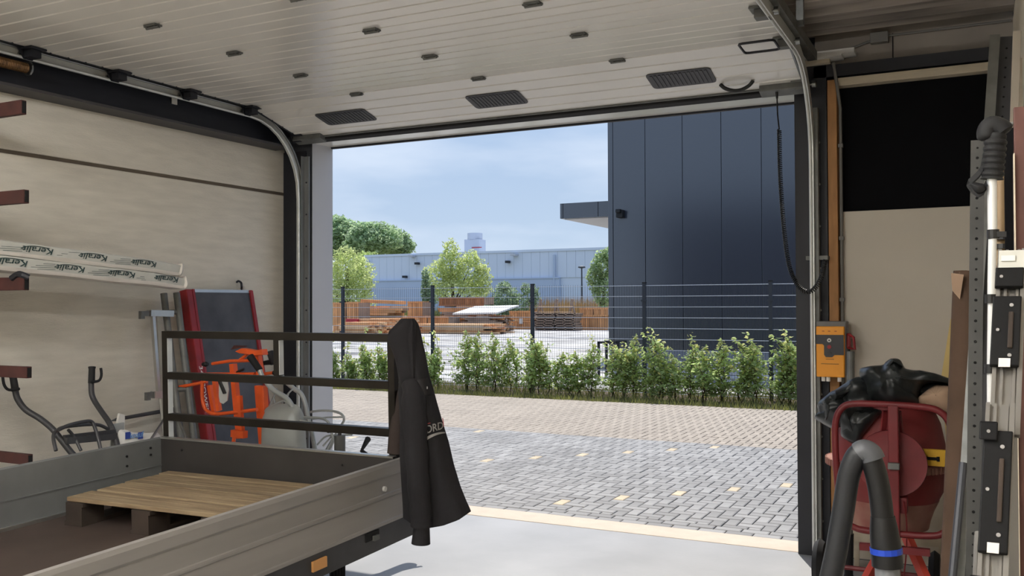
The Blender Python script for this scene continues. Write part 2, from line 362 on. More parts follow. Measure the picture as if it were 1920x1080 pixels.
def vent(x0, x1, s0, s1):
    o, u, up = on_bottom(0, 0); n = 14; W2 = x1-x0; r = .03; P = []
    for cx, cy, a0 in ((x1-r, s1-r, 0), (x0+r, s1-r, 90), (x0+r, s0+r, 180), (x1-r, s0+r, 270)):
        for k in range(4): a = math.radians(a0+k*30); P.append((cx+r*math.cos(a), cy+r*math.sin(a)))
    b = MB().prism(P, on_bottom(0, 0, .001)[0], (1, 0, 0), u, -up*.006)
    v = b.build('vent_cover', vent_mat, door)
    b = MB()
    for k in range(n):
        x = x0+.035+(W2-.07)*k/(n-1); c = on_bottom(x, (s0+s1)/2, .008)[0]; b.obox(c, (.008, 0, 0), u*((s1-s0)/2-.02), up*.003)
    b.build('vent_rib', vent_mat, v)
for x0, x1 in ((-4.80, -4.31), (-3.40, -2.96), (-2.0, -1.56)): vent(x0, x1, .21, .42)
b = MB(); o, u, up = on_bottom(-1.44, .17)
pts = [on_bottom(-1.55+.011*k*2, .17+.0, .003+.045*math.sin(math.pi*k/10)**.6)[0]-u*(.03*math.sin(math.pi*k/10)) for k in range(11)]
b.tube(smooth_path(pts, 3), .013, 8).build('pull_handle', black_plastic, door, smooth=60)
sa, u, up = on_bottom(DX0+.05, -.02); MB().obox((sa+V(((DX1-DX0)/2-.05, 0, 0))), ((DX1-DX0)/2-.05, 0, 0), u*.035, up*.024).build('bottom_seal', rubber, door, bevel=.01)
sa = on_bottom(-3.14, .03, .004)[0]; MB().obox(sa, ((DX1-DX0)/2-.05, 0, 0), u*.008, up*.006).build('seal_rail', galv_dull, door)
for x in (DX0+.11, DX1-.13):
    c = on_bottom(x, .035, .02)[0]; MB().obox(c, (.15, 0, 0), u*.05, up*.025).build('corner_bracket', galv_dull, door, bevel=.006, label='tan galvanised bracket on the bottom corner')
# edge caps and roller brackets
for x, sg in ((DX0, -1), (DX1, 1)):
    for i in range(7):
        A = V((x, seam[i], dz[i])); B = V((x, seam[i+1], dz[i+1])); MB().bar(A+V((sg*.004, .01, .02)), B+V((sg*.004, -.01, .02)), .012, .052).build('end_cap', black_steel if sg < 0 else galv, door)
    for j in range(0, 6):
        c = V((x, seam[j]-(.05 if j == 0 else 0), dz[j]+(.03 if j == 0 else 0)))
        br = MB().obox(c+V((-sg*.02, 0, -.01)), (.05, 0, 0), (0, .055, 0), (0, 0, .006)).prism([(-.075, 0), (.075, 0), (.03, -.065), (-.03, -.065)], c+V((sg*.03, 0, -.003)), (0, 1, 0), (0, 0, 1), (sg*.006, 0, 0))
        br.obox(c+V((-sg*.01, .0, -.04)), (.035, 0, 0), (0, .035, 0), (0, 0, .022)).build('roller_bracket', galv_dull if sg > 0 else black_steel, door)
        rb = MB().tube([c+V((0, -.02, -.035)), c+V((sg*.075, -.02, -.035))], .006, 6).tube([c+V((sg*.06, -.02, -.035)), c+V((sg*.085, -.02, -.035))], .022, 12)
        rb.build('roller', galv, door, smooth=40)
# latch loop on the right edge
c = V((-1.17, 5.62, DZ-.05)); lp = [c+V((-.11, -.07, 0)), c+V((.1, -.07, 0)), c+V((.1, .12, -.01)), c+V((-.11, .12, -.01))]
pl = []
for i in range(4):
    a, b_, d = lp[i-1], lp[i], lp[(i+1) % 4]; pl += [b_.lerp(a, .12), b_.lerp(a, .03).lerp(d, .03), b_.lerp(d, .12)]
MB().tube(pl, .008, 6, True).build('latch_loop', black_steel, door, smooth=60)
# tracks
def track(x, sg, label):
    t = thing('door_track', (x, 6.42, 0), label, 'track')
    path = [V((x, 6.42, .02)), V((x, 6.42, 1.4)), V((x, 6.42, 2.62))]
    for k in range(1, 9): a = math.radians(k*90/8); path.append(V((x, 6.42-.62*(1-math.cos(a)), 2.65+.62*math.sin(a))))
    path += [V((x, 4.5, 3.275)), V((x, 1.2, 3.285))]
    # C profile lips plus web
    n = len(path); tg = [(path[min(i+1, n-1)]-path[max(i-1, 0)]).normalized() for i in range(n)]
    nr = [V((0, q.z, -q.y)) for q in tg]     # towards outside / up
    MB().tube([p-m*.028 for p, m in zip(path, nr)], .011, 8).build('front_lip', galv_lit, t, smooth=60)
    MB().tube([p+m*.028 for p, m in zip(path, nr)], .009, 8).build('rear_lip', galv, t, smooth=60)
    b = MB(); rows = []
    for p, m in zip(path, nr): rows.append([p+V((sg*.012, 0, 0))-m*.035, p+V((sg*.012, 0, 0))+m*.035, p+V((sg*.02, 0, 0))+m*.035, p+V((sg*.02, 0, 0))-m*.035])
    b.grid(rows, True).build('web', galv_lit, t)
    return t
tl = track(-5.315, -1, 'galvanised curved door track along the concrete wall at left')
tr_ = track(-1.0, 1, 'galvanised curved door track on the right side of the opening')
MB().box(-5.30, -5.245, 6.44, 6.455, 0, 3.0).box(-5.30, -5.294, 6.40, 6.44, 0, 3.0).build('angle_plate', alu_dark, tl)
MB().box(-5.395, -5.385, 1.2, 6.0, 3.28, 3.36).build('cover_strip', galv_lit, tl, label='bright galvanised strip above the rail')
for k in range(10):
    z = .25+k*.28; MB().tube([(-5.27, 6.435, z), (-5.27, 6.445, z)], .008, 6).build('bolt', black_steel, tl)
    MB().tube([(-.965, 6.46, z), (-.95, 6.44, z)], .008, 6).build('bolt', galv, tr_)
MB().box(-.985, -.955, 6.41, 6.47, 0, 3.0).build('angle_plate', galv_dull, tr_)
MB().box(-1.005, -.945, 4.2, 6.35, 3.30, 3.36).build('cover_strip', galv_dull, tr_, label='grey galvanised strip above the rail')
MB().bar((-.93, 5.62, 3.33), (-.93, 5.62, 3.55), .04).build('hanger', galv, tr_)
t = thing('spring_tube', (-5.36, 3.6, 3.22), 'rusty spring shaft hung below the left door track', 'spring')
MB().tube([(-5.33, 2.9, 3.19), (-5.33, 3.55, 3.19)], .018, 10).build('shaft', galv, t, smooth=60)
b = MB(); 
for k in range(26): b.lathe([(.028, 0), (.033, .005), (.028, .01)], (-5.33, 3.52+k*.011, 3.19), 10, (0, 1, 0))
b.build('coil', rusty, t); MB().lathe([(.045, 0), (.045, .012)], (-5.33, 3.5, 3.19), 14, (0, 1, 0)).lathe([(.045, 0), (.045, .012)], (-5.33, 3.81, 3.19), 14, (0, 1, 0)).build('end_plate', galv, t)
MB().box(-5.345, -5.315, 3.49, 3.50, 3.16, 3.28).build('bracket', galv, t)
# spiral cable
t = thing('spiral_cable', PY(1520, 545, 6.2), 'black spiral cable hanging in a loop from the raised door to the right column', 'cable')
P = [PY(1456, 166, 6.3), PY(1457, 185, 6.3), PY(1458, 215, 6.3), PY(1461, 243, 6.3)]
MB().tube([P[0]+V((0, 0, .03)), P[0], P[1]], [.011, .012, .007], 8).build('strain_relief', black_plastic, t, smooth=60)
MB().tube(P[1:], .005, 6).build('lead', black_plastic, t)
core = smooth_path([PY(a, c_, y) for a, c_, y in ((1461, 243, 6.3), (1463, 330, 6.3), (1469, 420, 6.3), (1478, 490, 6.28), (1490, 525, 6.25), (1507, 545, 6.22), (1524, 544, 6.22), (1540, 520, 6.25), (1547, 488, 6.3))], 12)
hel = []; n = len(core)
acc = 0
for i in range(n-1):
    d = core[i+1]-core[i]; tt = d.normalized(); a = tt.cross(V((1, .3, 0))).normalized(); bb = tt.cross(a); st = max(1, int(d.length/.0014))
    for k in range(st):
        ph = acc/.0125*2*math.pi; hel.append(core[i]+d*k/st+(a*math.cos(ph)+bb*math.sin(ph))*.0125); acc += d.length/st
MB().tube(hel, .0046, 4).build('coil', black_plastic, t, smooth=80)
MB().box(-1.04, -.9, 6.42, 6.5, 1.985, 2.012).build('cable_bracket', galv_dull, t)

# ------------------------------------------------------------------ right hand wall fittings
bx0, bx1, by, bz0, bz1 = -.965, -.79, 6.33, 1.215, 1.565
t = thing('door_control_box', (-.88, 6.4, 1.2), 'orange door control box with black button panel beside the right column', 'control box')
MB().box(bx0-.003, bx1+.008, by+.03, 6.5, bz0+.01, bz1+.012).build('back_box', box_grey, t, bevel=.006)
MB().box(bx0, bx1, by, by+.04, bz0, bz1-.02).build('cover', box_orange, t, bevel=.006)
zz = bz1-.02-.09; MB().prism([(.001, 0), (.172, 0), (.172, -.13), (.115, -.13), (.1, -.145), (.06, -.145), (.05, -.13), (.05, -.07), (.04, -.06), (.001, -.06)], (bx0, by-.001, bz1-.075), (1, 0, 0), (0, 0, 1), (0, -.003, 0)).build('button_panel', box_lid, t)
for dz_, m_, nm in ((-.035, bag_white, 'key_switch'), (-.078, ink_red, 'stop_button'), (-.118, black_plastic, 'start_button')):
    MB().lathe([(.013, 0), (.013, .008)], (bx0+.083, by-.004, bz1-.075+dz_), 16, (0, -1, 0)).build(nm, m_, t)
MB().lathe([(.005, 0), (.005, .002)], (bx0+.083, by-.012, bz1-.110), 10, (0, -1, 0)).build('keyhole', hole_black, t)
for dx in (.045, .082, .122): MB().box(bx0+dx-.007, bx0+dx+.007, by-.002, by, bz1-.053, bz1-.049).build('marking', ink_red, t)
for w_, dzz in ((.05, -.235), (.11, -.265)): MB().box(bx0+.085-w_/2, bx0+.085+w_/2, by-.0015, by, bz1+dzz, bz1+dzz+.003).build('marking', cardboard, t)
sw = MB().box(bx1+.008, bx1+.03, by+.05, by+.12, 1.40, 1.50).build('main_switch', red_steel, t, bevel=.006)
MB().tube([(bx1+.02, by+.045, 1.495), (bx1+.055, by+.02, 1.475), (bx1+.062, by+.02, 1.40), (bx1+.02, by+.045, 1.405)], .009, 8).build('handle', red_steel, sw)
for dx in (.04, .07, .14): MB().tube([(bx0+dx, by+.03, bz0+.005), (bx0+dx, by+.03, bz0-.03)], .013, 10).build('cable_gland', bag_white, t)
MB().tube(smooth_path([(bx1+.02, by+.08, 1.40), (bx1+.025, by+.08, 1.28), (bx1+.01, by+.09, 1.17), (bx0+.13, by+.12, 1.09), (bx0+.1, by+.14, .95)], 6), .006, 6).build('lead', black_plastic, t)
t = thing('conduit_pipe', (-.83, 6.53, 0), 'grey conduit pipe clipped up the wooden jamb behind the control box', 'pipe')
MB().tube([(-.825, 6.525, .05), (-.825, 6.525, 3.0), (-.84, 6.49, 3.15), (-.86, 6.47, 3.3)], .011, 8).build('pipe', conduit, t, smooth=50)
for z in (.9, 1.72, 2.13, 2.75): MB().box(-.84, -.81, 6.51, 6.545, z-.012, z+.012).build('clip', conduit, t)
t = thing('junction_box', (-.63, 6.5, 3.4), 'grey cable junction box with its cable run under the ceiling at right', 'box')
q = PY(1632, 73, 6.53); q2 = PY(1666, 73, 6.53); MB().box(q.x, q2.x, 6.5, 6.56, q.z-.035, q.z+.035).build('box', conduit, t, bevel=.005)
MB().tube([(-.86, 6.54, 3.37), (q.x, 6.54, q.z-.01)], .008, 6).tube([(q2.x, 6.54, q.z+.01), (.19, 6.54, 3.455)], .008, 6).build('cable', conduit, t)
t = thing('beam_cap', (-.95, 6.45, 3.31), 'pale wooden packing and plate on top of the right steel column', 'plate')
MB().box(-1.07, -.88, 6.44, 6.5, 3.301, 3.325).build('wood_packing', wood_lath, t)
MB().box(-1.07, -.72, 6.40, 6.54, 3.34, 3.37).box(-1.07, -.8, 6.40, 6.54, 3.325, 3.34).build('cover_plate', soffit_mat, t)

# ------------------------------------------------------------------ paving outside
PS = .0993; PX0, PY0 = -3.226-.5*PS, 7.317-2*PS; GY0, GY1, BY1 = 7.045, 11.09, 15.1
bay = MB().box(-40, 12, 6.835, GY1, -.3, -.012).build('parking_bay', joint_sand, kind='structure')
road = MB().box(-40, 12, GY1, BY1, -.3, -.012).build('road_paving', joint_beige, kind='structure')
def paver_geo(x0, x1, y0, y1, h, g=.0045):
    c = .007; x0 += g; x1 -= g; y0 += g; y1 -= g
    v = [(x0, y0, -.012), (x1, y0, -.012), (x1, y1, -.012), (x0, y1, -.012), (x0, y0, h-.005), (x1, y0, h-.005), (x1, y1, h-.005), (x0, y1, h-.005), (x0+c, y0+c, h), (x1-c, y0+c, h), (x1-c, y1-c, h), (x0+c, y1-c, h)]
    f = [(8, 9, 10, 11)]
    for a, b in ((0, 4), (4, 8)):
        for k in range(4): j = (k+1) % 4; f.append((a+k, a+j, b+j, b+k))
    return v, f
pav = []     # (rect, kind)
for i in range(-260, 60):
    for j in range(-4, 90):
        c = (i-j) % 4
        if c == 0: r = [PX0+i*PS, PX0+(i+2)*PS, PY0+j*PS, PY0+(j+1)*PS]
        elif c == 3: r = [PX0+i*PS, PX0+(i+1)*PS, PY0+j*PS, PY0+(j+2)*PS]
        else: continue
        if r[1] < -17 or r[0] > 1.0: continue
        mark = False
        if c == 3:
            for n in (-1, 0, 1, 2, 3):
                if i-j == -1-32*n and i % 4 == 0: mark = True
        for lo, hi, k in ((GY0, GY1, 'g'), (GY1, BY1, 'b')):
            q = [r[0], r[1], max(r[2], lo), min(r[3], hi)]
            if q[3]-q[2] < .02: continue
            if k == 'b' and not (-17 < r[0] and r[1] < 1): continue
            if k == 'g' and q[0] < -11: continue
            pav.append((q, 'm' if (mark and k == 'g') else k))
for j in range(2):
    y0 = 6.84+j*.1025
    for i in range(-50, 8): x = -1.1+i*.2045+j*.1; pav.append(([x, x+.2045, y0, y0+.1025], 'g'))
def px_of(p): d = V(p)-EYE; w = d.dot(CF); return 960+FPX*d.dot(CR)/w, 540-FPX*d.dot(CU)/w, w
sc_ = []
for n, (q, k) in enumerate(pav):
    if k == 'b': continue
    x, y, w = px_of(((q[0]+q[1])/2, (q[2]+q[3])/2, 0)); a = (q[1]-q[0])*(q[3]-q[2])/w**3
    if x < 870 or x > 1508: a *= .01
    sc_.append((a+(100 if k == 'm' and 640 < x < 1508 else 0), n))
best = {n for _, n in sorted(sc_, reverse=True)[:298]}
rest = MB(); bro = MB(); cache = {}
for n, (q, k) in enumerate(pav):
    h = float(rng.normal(0, .0011))
    if k == 'b': bro.add(*paver_geo(*q, h, .006)); continue
    if n in best:
        cx, cy = (q[0]+q[1])/2, (q[2]+q[3])/2; key = (round(q[1]-q[0], 3), round(q[3]-q[2], 3), k)
        if key not in cache:
            b = MB().add(*paver_geo(q[0]-cx, q[1]-cx, q[2]-cy, q[3]-cy, 0)); o = b.build('paver', paver_tan if k == 'm' else paver_grey, bay); cache[key] = o.data
            if k == 'm': o['label'] = 'tan marker paver'
        else:
            o = newobj('paver', cache[key], bay)
            if k == 'm': o['label'] = 'tan marker paver'
        o.location = (cx, cy, h)
    else: rest.add(*paver_geo(*q, h))
rest.build('paver_field', paver_grey_i, bay, kind='stuff'); bro.build('paver_field', paver_beige, road, kind='stuff')
# soil, verge, yard
MB().box(-60, 12, BY1, 17.4, -.3, -.02).build('planting_bed', soil, kind='structure')
MB().box(-80, 12, 17.4, 75, -.3, -.015).build('yard', yard_mat, kind='structure')
MB().box(-300, 200, 75, 400, -.4, -.03).build('far_ground', M('far_soil', (140, 134, 100), .95, var=.2, scale=.2), kind='structure')
def blades(n, fx, h0, h1, w):
    vs = np.zeros((n*3, 3)); fs = np.arange(n*3).reshape(-1, 3)
    for i in range(n):
        x, y = fx(); h = random.uniform(h0, h1); a = random.uniform(0, 6.283); dx, dy = math.cos(a)*w, math.sin(a)*w; lx, ly = random.gauss(0, h*.4), random.gauss(0, h*.4)
        vs[i*3] = (x-dx, y-dy, -.02); vs[i*3+1] = (x+dx, y+dy, -.02); vs[i*3+2] = (x+lx, y+ly, h)
    me = bpy.data.meshes.new('grass'); me.from_pydata(vs.tolist(), [], fs.tolist()); return me
def verge():
    x = random.uniform(-14, -1.2); e = mnoise.noise(V((x*.8, 0, 0))); k = .35+.65*max(0, min(1, (x+9)/6))
    y = 15.06+abs(random.gauss(0, .22+.2*k)) if random.random() < .35+.65*k else 15.05+random.random()*.15
    return x, y+e*.05
me = blades(5000, verge, .02, .11, .007); me.materials.append(grass_mat); o = newobj('grass_verge', me); tag(o, 'thin strip of grass growing along the far edge of the beige road', 'grass', kind='stuff')
me = blades(5000, lambda: (random.uniform(-15, -1), random.uniform(15.4, 17.3)), .03, .22, .008); me.materials.append(grass_mat); o = newobj('weeds', me); tag(o, 'sparse weeds in the soil under the young hedge', 'weeds', kind='stuff')

# ------------------------------------------------------------------ foliage
def leaves(pts, size, mat, tip=None, tipz=None, aspect=.6, name='foliage', parent=None, up=.3):
    vs = []; fs = []; mi = []
    for p in pts:
        s = size*random.uniform(.6, 1.3); a = V((random.gauss(0, 1), random.gauss(0, 1), random.gauss(0, .7))).normalized(); b = a.cross(V((random.gauss(0, .6), random.gauss(0, .6), 1))).normalized(); c = a.cross(b)*s*.12
        k = len(vs); p = V(p); a *= s*.5; b *= s*.5*aspect
        vs += [p-a, p+b+c, p+a, p-b+c]; fs += [(k, k+1, k+2), (k, k+2, k+3)]; m = 1 if (tip and random.random() < tipz(p)) else 0; mi += [m, m]
    o0 = org(parent); me = bpy.data.meshes.new(name); me.from_pydata([tuple(p-o0) for p in vs], [], fs); me.materials.append(mat)
    if tip: me.materials.append(tip)
    me.polygons.foreach_set('material_index', mi); o = newobj(name, me, parent); o['kind'] = 'stuff'; return o
def hedge_plant(h, spread, seed, shoots):
    random.seed(seed); t = thing('hedge_plant', (0, 0, -.02), None, None); b = MB(); pts = []; top = []
    for s in range(3):
        P = [V((random.gauss(0, .06), random.gauss(0, .04), -.04))]; hh = h*random.uniform(.7, 1.0)
        for k in range(6): P.append(P[-1]+V((random.gauss(0, .04), random.gauss(0, .035), hh/6)))
        b.tube(P, [.012-.0014*k for k in range(7)], 5)
        for k in range(1, 6):
            for _ in range(6):
                e = P[k].lerp(P[k+1], random.random()); L = spread*random.uniform(.3, 1)*(1.05-.05*k if k < 5 else .55); a = random.uniform(0, 6.28); tip = e+V((math.cos(a)*L, math.sin(a)*L*.7, random.uniform(-.02, .14)))
                b.tube([e, tip], [.004, .002], 3, cap=False)
                for q in range(7): pts.append(e.lerp(tip, random.uniform(.2, 1.05))+V((random.gauss(0, .035), random.gauss(0, .035), random.gauss(0, .035))))
        if s < shoots:
            e = P[-1]; tip = e+V((random.gauss(0, .12), random.gauss(0, .06), random.uniform(.2, .42))); b.tube([e, e.lerp(tip, .5)+V((.02, 0, 0)), tip], [.005, .004, .002], 4)
            for q in range(22): top.append(e.lerp(tip, random.random())+V((random.gauss(0, .035), random.gauss(0, .035), 0)))
    b.build('stem', stem_mat, t); leaves([p for p in pts if p.z > .1]+top, .085, leaf_mat, leaf_tip, lambda p: .05+.75*max(0, (p.z/h-.6)), parent=t); return t
protos = [hedge_plant(.8, .20, 1, 1), hedge_plant(.95, .24, 2, 1), hedge_plant(.95, .34, 3, 2), hedge_plant(1.05, .38, 4, 2), hedge_plant(1.0, .36, 5, 3), hedge_plant(1.15, .40, 6, 3)]
random.seed(21)
def ordn(k): return '%d%s' % (k, 'th' if 10 < k % 100 < 14 else {1: 'st', 2: 'nd', 3: 'rd'}.get(k % 10, 'th'))
first = {}
plants = [(x, 0) for x in np.arange(-12.3, -9.6, .42)]+[(x, 1) for x in np.arange(-9.2, -6.6, .36)]+[(x, 2) for x in np.arange(-6.4, -2.3, .27)]
for n, (x, zn) in enumerate(plants):
    p = protos[random.choice([[0, 1, 0], [1, 2, 4, 3], [3, 4, 5, 3]][zn])]
    if p.name not in first: o = p; first[p.name] = 1
    else: o = copy_tree(p)
    o.location = (float(x)+random.gauss(0, .05), 15.95+random.gauss(0, .08), -.02); s = random.uniform(.85, 1.12); o.scale = (s, s, s*random.uniform(.78, 1.15)); o.rotation_euler = (0, 0, random.choice((0, math.pi))+random.uniform(-.5, .5))
    tag(o, 'young green hedge plant, %s from the left in the row along the mesh fence' % ordn(n+1), 'hedge plant', 'hedge plants along the mesh fence')
for p in protos:
    if p.name not in first:
        for c in list(p.children): bpy.data.objects.remove(c)
        bpy.data.objects.remove(p)
random.seed(5)
def at(px, D): return PY(px, 560, D).x
def tz(py, px, D): return PY(px, py, D).z
def tree(name, D, crowns, n, size, mat, label, trunk=.2):
    """crowns: centres and radii of the leaf masses as seen, turned into metres at distance D"""
    cx = at(crowns[0][0], D); t = thing(name, (cx, D, 0), label, 'tree'); pts = []; h = max(tz(c[1]-c[3], c[0], D) for c in crowns)
    b = MB().tube([(cx, D, -.1), (cx+.1, D, h*.3), (cx, D, h*.7)], [trunk, trunk*.7, trunk*.3], 8); tot = sum(c[2]*c[3] for c in crowns)
    for (px, py, rx, rz) in crowns:
        c = PY(px, py, D); R1 = at(px+rx, D)-c.x; R2 = c.z-tz(py+rz, px, D); dy = random.uniform(-.25, .25)*R1
        b.tube([(cx, D, h*.2), (c.x, D+dy, c.z-R2*.3)], [trunk*.5, trunk*.12], 5)
        for _ in range(int(n*rx*rz/tot)):
            v = V((random.gauss(0, 1), random.gauss(0, 1), random.gauss(0, 1))).normalized()*random.uniform(.3, 1)**.5; k = 1+.3*mnoise.noise(V((v.x*2.3+px, v.y*2.3, v.z*2.3+py)))
            p = (c.x+v.x*R1*k, D+dy+v.y*R1*k, c.z+v.z*R2*k)
            if p[2] > .2: pts.append(p)
    b.build('trunk', stem_mat, t); leaves(pts, size, mat, parent=t); return t
# far woods at left, behind the grey hall
tree('broadleaf_tree', 150, [(632, 447, 38, 40), (655, 437, 26, 24), (638, 420, 16, 12)], 7000, .8, tree_mat, 'dark green tree at the left edge of the sky beside the door post', .4)
tree('broadleaf_tree', 146, [(697, 449, 44, 32), (692, 432, 24, 14), (672, 455, 22, 26)], 7000, .8, tree_mat, 'broad dark green tree behind the left corner of the pale grey hall', .4)
tree('broadleaf_tree', 154, [(742, 456, 28, 26), (724, 440, 20, 16), (752, 462, 20, 18)], 5000, .8, tree_mat, 'rounded dark green tree furthest right of the wood behind the pale grey hall', .4)
tree('broadleaf_tree', 108, [(685, 494, 20, 24), (672, 505, 16, 22)], 1800, .45, M('mid_leaf', (190, 208, 130), .7, var=.12, scale=.4, trans=.55, island=.3), 'small light green tree at the corner of the pale grey hall', .2)
tree('willow_tree', 66, [(652, 510, 40, 42), (636, 535, 30, 50), (676, 538, 22, 40), (648, 478, 18, 18), (655, 560, 45, 35)], 6500, .26, willow_mat, 'yellow green willow at the left behind the lumber yard', .2)
tree('willow_tree', 63, [(848, 500, 28, 34), (845, 470, 14, 24), (880, 515, 32, 38), (826, 522, 28, 34), (905, 528, 18, 34), (860, 548, 56, 26), (884, 484, 12, 18)], 6800, .24, willow_mat, 'tall feathery willow in the middle before the pale grey hall', .16)
tree('dark_shrub', 61, [(950, 562, 24, 30), (975, 572, 20, 24), (932, 577, 24, 22), (1000, 556, 10, 22), (985, 542, 9, 13), (945, 538, 12, 12)], 3600, .22, shrub_mat, 'dark green shrub behind the crates and right of the tall willow', .08)
tree('dark_shrub', 59.5, [(800, 545, 9, 28), (797, 520, 6, 18), (804, 562, 12, 22)], 1700, .2, shrub_mat, 'narrow dark shrub at the left foot of the tall willow', .06)
tree('willow_tree', 60, [(1130, 500, 20, 32), (1118, 522, 16, 28), (1136, 548, 24, 28), (1140, 480, 12, 16)], 3000, .24, M('grey_willow', (184, 204, 150), .7, var=.12, scale=.4, trans=.55, island=.3), 'grey green willow beside the corner of the navy building', .14)
vs = MB(); 
for _ in range(2600):
    x = random.uniform(at(1000, 64), at(1180, 64)); y = random.uniform(61.5, 66); h = random.uniform(1.3, 2.4); dx = random.gauss(0, .15); w = .03
    vs.add([(x-w, y, 0), (x+w, y, 0), (x+dx, y+.1, h)], [(0, 1, 2)])
tag(vs.build('reed_bed', reed_mat), 'dry tan reeds standing behind the pallets and crates', 'reeds', kind='stuff')
vs = MB()
for _ in range(2200):
    x = random.uniform(at(600, 62), at(820, 62)); y = random.uniform(60, 64); h = random.uniform(.8, 1.7); dx = random.gauss(0, .2); w = .05
    vs.add([(x-w, y, 0), (x+w, y, 0), (x+dx, y+.1, h)], [(0, 1, 2)])
tag(vs.build('rough_grass', grass_mat), 'rough grass behind the orange lumber at left', 'grass', kind='stuff')

# ------------------------------------------------------------------ far grey hall with cooling tower
D = 100; gx0, gx1 = at(684, D), at(1260, D); gz = tz(474.5, 800, D); gb = tz(524, 850, D)
t = thing('grey_hall', ((gx0+gx1)/2, D, 0), 'long pale blue grey industrial hall beyond the lumber yard', 'building')
MB().box(gx0+.3, gx1, D+.3, D+40, 0, gz-.2).build('core', far_grey, t)
n = 36; w = (gx1-gx0)/n
for k in range(n): MB().box(gx0+k*w+.012, gx0+(k+1)*w-.012, D, D+.3, gb, gz-.25).build('cladding_panel', far_grey, t)
MB().box(gx0, gx1, D+.1, D+.3, 0, gz-.2).build('joint_backing', far_grey, t)
MB().box(gx0-.1, gx1, D-.12, D+.5, gz-.28, gz).build('roof_trim', far_grey, t)
MB().box(gx0, at(1051, D), D-.3, D+.1, 0, gb).build('lower_cladding', far_band, t)
MB().box(gx0, at(1051, D), D-.4, D-.28, gb-.1, gb+.05).build('ledge', far_band, t)
for p in (1041, 692): MB().tube([(at(p, D), D-.25, 0), (at(p, D), D-.25, gz-.7)], .16, 8).build('downpipe', far_band, t)
for px, py in ((772, 480), (964, 478)): q = PY(px, py, D-.5); MB().obox(q, (.35, 0, 0), (0, .4, 0), (0, 0, .12)).build('floodlight', far_white, t)
for px, py in ((782, 494), (952, 491), (759, 519)): q = PY(px, py, D-.4); MB().obox(q, (.22, 0, 0), (0, .3, 0), (0, 0, .14)).build('wall_lamp', black_steel, t)
D2 = 118; t = thing('cooling_tower', (at(897, D2), D2, gz-.5), 'pale grey cooling tower with a round top on the roof of the far hall', 'tower')
xa, xb = at(877, D2), at(905, D2); za, zb, zc = gz-.18, tz(449, 897, D2), tz(437, 897, D2)
MB().box(xa, xb, D2-1.0, D2+1.0, za, zb).build('casing', far_white, t, bevel=.05)
MB().lathe([(1.1, 0), (1.1, zc-zb), (1.0, zc-zb), (1.0, 0)], ((xa+xb)/2, D2, zb-.01), 24).build('fan_ring', far_white, t, smooth=40)
MB().box(xa-.25, xa, D2-.3, D2+.3, zb-1.6, zb-.9).build('hatch', black_steel, t)
q = PY(895, 464, D2-1.05); MB().box(q.x-.9, q.x+.7, D2-1.1, D2-.99, q.z-.06, q.z+.06).build('pipe_rail', tank_red, t)
D = 72; x = at(1091, D); t = thing('lamp_post', (x, D, 0), 'thin dark lamp post standing before the far grey hall at right', 'lamp post'); z = tz(502, 1091, D)
MB().tube([(x, D, 0), (x, D, z)], [.09, .06], 8).build('pole', fence_mat, t); MB().lathe([(.12, -.05), (.32, 0), (.3, .1), (.05, .16)], (x, D, z), 12).build('lamp_head', fence_mat, t)

# ------------------------------------------------------------------ navy building
NY = 24.7; nx0 = at(1140.5, NY); NZ = 9.5
t = thing('navy_building', (-3, NY, 0), 'tall navy blue clad building filling the right of the opening', 'building')
MB().box(nx0+.05, 12, NY+.06, NY+18, .3, NZ).build('core', navy_dark, t)
js = [1140.5, 1150.5, 1211, 1281, 1354, 1429.5, 1506]; xs = [at(p, NY) for p in js]
while xs[-1] < 11.5: xs.append(xs[-1]+(xs[5]-xs[4]))
for a, b_ in zip(xs[:-1], xs[1:]): MB().box(a+.006, b_-.006, NY, NY+.06, .42, NZ).build('cladding_panel', navy, t, bevel=.008)
MB().box(nx0, nx0+.06, NY+.06, NY+18, .42, NZ).build('side_cladding', navy, t)
MB().box(nx0+.04, 12, NY+.01, NY+.2, -.05, .41).build('plinth', plinth_mat, t)
q = PY(1163, 401, NY-.1); lp = MB().obox(q, (.1, 0, 0), (0, .1, 0), (0, 0, .11)); lp.obox(q+V((0, -.12, .07)), (.07, 0, 0), (0, .1, 0), (0, 0, .05)).build('wall_lamp', black_plastic, t, bevel=.02)
cx0 = at(1051, NY+.3); ctp = tz(379, 1100, NY+.3); cbt = tz(409, 1100, NY+.3)
cn = MB().box(cx0, nx0+.02, NY+.3, NY+4.2, cbt+.02, ctp).build('canopy', navy, t); MB().box(cx0+.1, nx0, NY+.4, NY+4.1, cbt-.004, cbt+.025).build('soffit', soffit_mat, cn)
for p in (1056, 1122): x = at(p, NY+.29); MB().box(x-.008, x+.008, NY+.292, NY+.30, cbt+.03, ctp-.01).build('fascia_joint', navy_dark, cn)
# bench frame beside the navy building
t = thing('steel_bench', (at(1140, 20), 20, 0), 'dark low steel frame standing by the navy building corner behind the fence', 'frame')
for p in (1122, 1158): x = at(p, 20); MB().bar((x, 20, 0), (x, 20, tz(640, p, 20)), .05).build('leg', black_steel, t); MB().bar((x, 20.5, 0), (x, 20.5, tz(640, p, 20)), .05).build('leg', black_steel, t)
for y in (20, 20.5): MB().bar((at(1122, 20), y, tz(642, 1122, 20)), (at(1158, 20), y, tz(642, 1158, 20)), .05).build('top_rail', black_steel, t)

